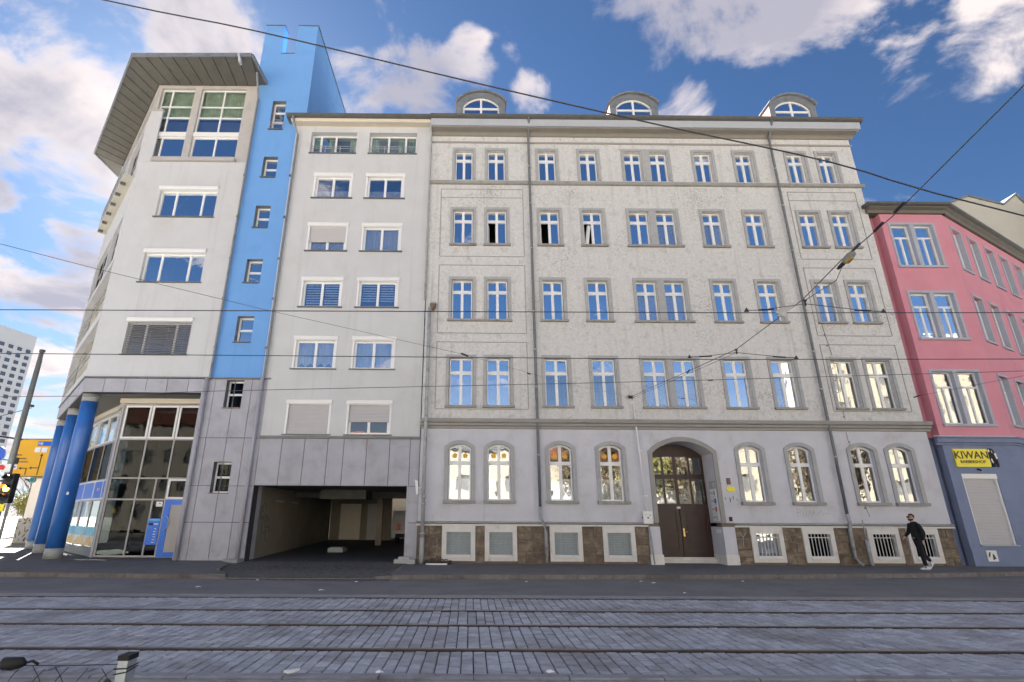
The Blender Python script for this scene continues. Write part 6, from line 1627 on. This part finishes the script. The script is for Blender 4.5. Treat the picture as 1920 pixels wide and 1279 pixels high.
b = MB(); P_ = [(FX - .06, FYY - .06, .60), (FX - .10, FYY - .07, .54), (FX - .13, FYY - .06, .44), (FX - .11, FYY - .06, .34)]
b.tube(P_, [.018, .03, .045, .03], 8); solo('tied_rag', b, 'tarp_dark', 'dark knotted rag tied low on the fence post', 'rag', smooth=True)
b = MB(); b.tube([(FX - .62, FYY - .04, .685), (FX - .65, FYY - .04, .69), (FX - .70, FYY - .04, .685), (FX - .76, FYY - .04, .685), (FX - .78, FYY - .04, .68)], [.012, .032, .038, .036, .018], 10)
b.tube([(FX - .54, FYY - .04, .682), (FX - .58, FYY - .04, .70), (FX - .62, FYY - .04, .69)], .008, 6)
solo('wrapped_knot', b, 'black', 'black taped bundle hanging on the top wire of the fence at the left edge', 'bundle', smooth=True)

# litter on the street
LT = [((-6.9, -6.2), 'white crumpled paper scrap on the asphalt in front of the blue door'), ((-6.0, -4.6), 'white paper scrap at the foot of the driveway'), ((-3.65, -6.7), 'small pale scrap on the asphalt below the garage'),
      ((-3.15, -4.9), 'white scrap by the driveway kerb left of centre'), ((1.6, -4.7), 'tiny scrap by the kerb below the second arched window'), ((4.9, -4.45), 'white scrap near the kerb under the third arched window'), ((5.15, -4.8), 'second tiny white scrap near the kerb under the third arched window'),
      ((7.9, -4.3), 'flat white scrap by the kerb in front of the wooden door'), ((5.2, -6.9), 'small scrap beside the first rail in the middle'), ((-1.0, -14.2), 'white scrap beyond the pale kerb at the bottom'), ((.9, -14.15), 'tiny scrap on the bottom kerb near the middle')]
for k, ((x, y), lb) in enumerate(LT):
    r_ = random.Random(k); s = .045 + .04 * r_.random(); z = -.12 if y > -8 else -.05
    if y > -4.0: z = 0
    b = MB(); pts = [(x + s * math.cos(a) * r_.uniform(.6, 1.3), y + s * .7 * math.sin(a) * r_.uniform(.6, 1.2)) for a in [2 * math.pi * q / 6 for q in range(6)]]
    c = (x, y, z + .03)
    for i in range(6):
        p, q = pts[i], pts[(i + 1) % 6]; b.face([(p[0], p[1], z + .004 + .012 * (i % 2)), (q[0], q[1], z + .004 + .012 * ((i + 1) % 2)), c])
    solo('litter', b, 'sign_white', lb, 'litter', group='scraps of litter on the street')
b = MB(); b.poly_z([(-2.05, -14.22), (-1.99, -14.26), (-1.93, -14.22), (-1.90, -14.12), (-1.97, -14.19)], -.045, -.02); solo('paper_scrap', b, 'sign_white', 'torn white paper standing on the bottom kerb right of the fence post', 'litter')

# ---------------------------------------------------------------- across the street, behind the viewer (seen in the panes)
def opp_house(x0, x1, h, m, lab, roofm='roof_tile', y=-46, red=3.0):
    e = empty('opposite_house', ((x0 + x1) / 2, y, 0), lab, 'house')
    hs = []; n = max(2, int((x1 - x0) / 2.6)); st_ = (x1 - x0) / n
    z = 1.2
    while z + 2 < h - .8:
        for k in range(n): hs.append((x0 + st_ * (k + .5) - .55, x0 + st_ * (k + .5) + .55, z, z + 1.8))
        z += 3.4
    b = MB(); b.holes(x0, x1, -.1, h, hs, y, y - .3, back=False); b.build('wall', m, e)
    b = MB()
    for w_ in hs: b.box(w_[0], w_[1], y - .25, y - .2, w_[2], w_[3])
    b.build('window_row', 'pane_pale', e, kind='stuff')
    MB().box(x0, x1, y - 9, y - .31, -.1, h).build('body', m, e)
    MB().poly_x([(y + .4, h), (y + .4, h + .2), (y - 4.5, h + red), (y - 9.4, h)], x0, x1).build('roof', roofm, e)
    return e
opp_house(-64, -30, 13.0, 'cream', 'cream sunlit house across the street mirrored in the shop glass')
opp_house(-29.5, -6, 9.6, 'cream_pale', 'pale sunlit house with red roof across the street mirrored in the lowest block windows')
opp_house(-5.5, 8.5, 9.8, 'cream_pale', 'low pale house across the street mirrored in the first arched windows', 'roof_metal', red=1.5)
opp_house(28, 44, 10.5, 'cream', 'cream house across the street behind the trees, mirrored right of the door')
opp_house(47.3, 76, 24.0, 'cream', 'tall cream house across the street mirrored in the right lower windows', 'roof_metal')
hd_ = MB().box(9.5, 27, -44.2, -44, -.3, 5.2); solo('site_hoarding', hd_, 'hoarding', 'white site hoarding across the street mirrored in the third arched window', 'hoarding')
opp_house(9, 27.5, 9.5, 'cream', 'cream house behind the white hoarding across the street', y=-60)
tree('street_tree', 13.5, -40, 0, 9.5, 4.2, 2600, 'leaf', 'leafy tree across the street mirrored in the fourth arched window', 'trees across the street', seed=21, leaf=.2)
tree('street_tree', 19.5, -39, 0, 9.0, 4.0, 1800, 'leaf_yellow', 'thin yellowish tree across the street mirrored in the door lights', 'trees across the street', seed=22, leaf=.18)
tree('street_tree', 25.5, -40.5, 0, 9.8, 4.4, 2600, 'leaf', 'tree across the street mirrored right of the door', 'trees across the street', seed=23, leaf=.2)
tree('street_tree', 39, -37, 0, 9.6, 4.4, 3800, 'leaf', 'dense tree across the street mirrored in the eighth arched window', 'trees across the street', seed=24, leaf=.22)
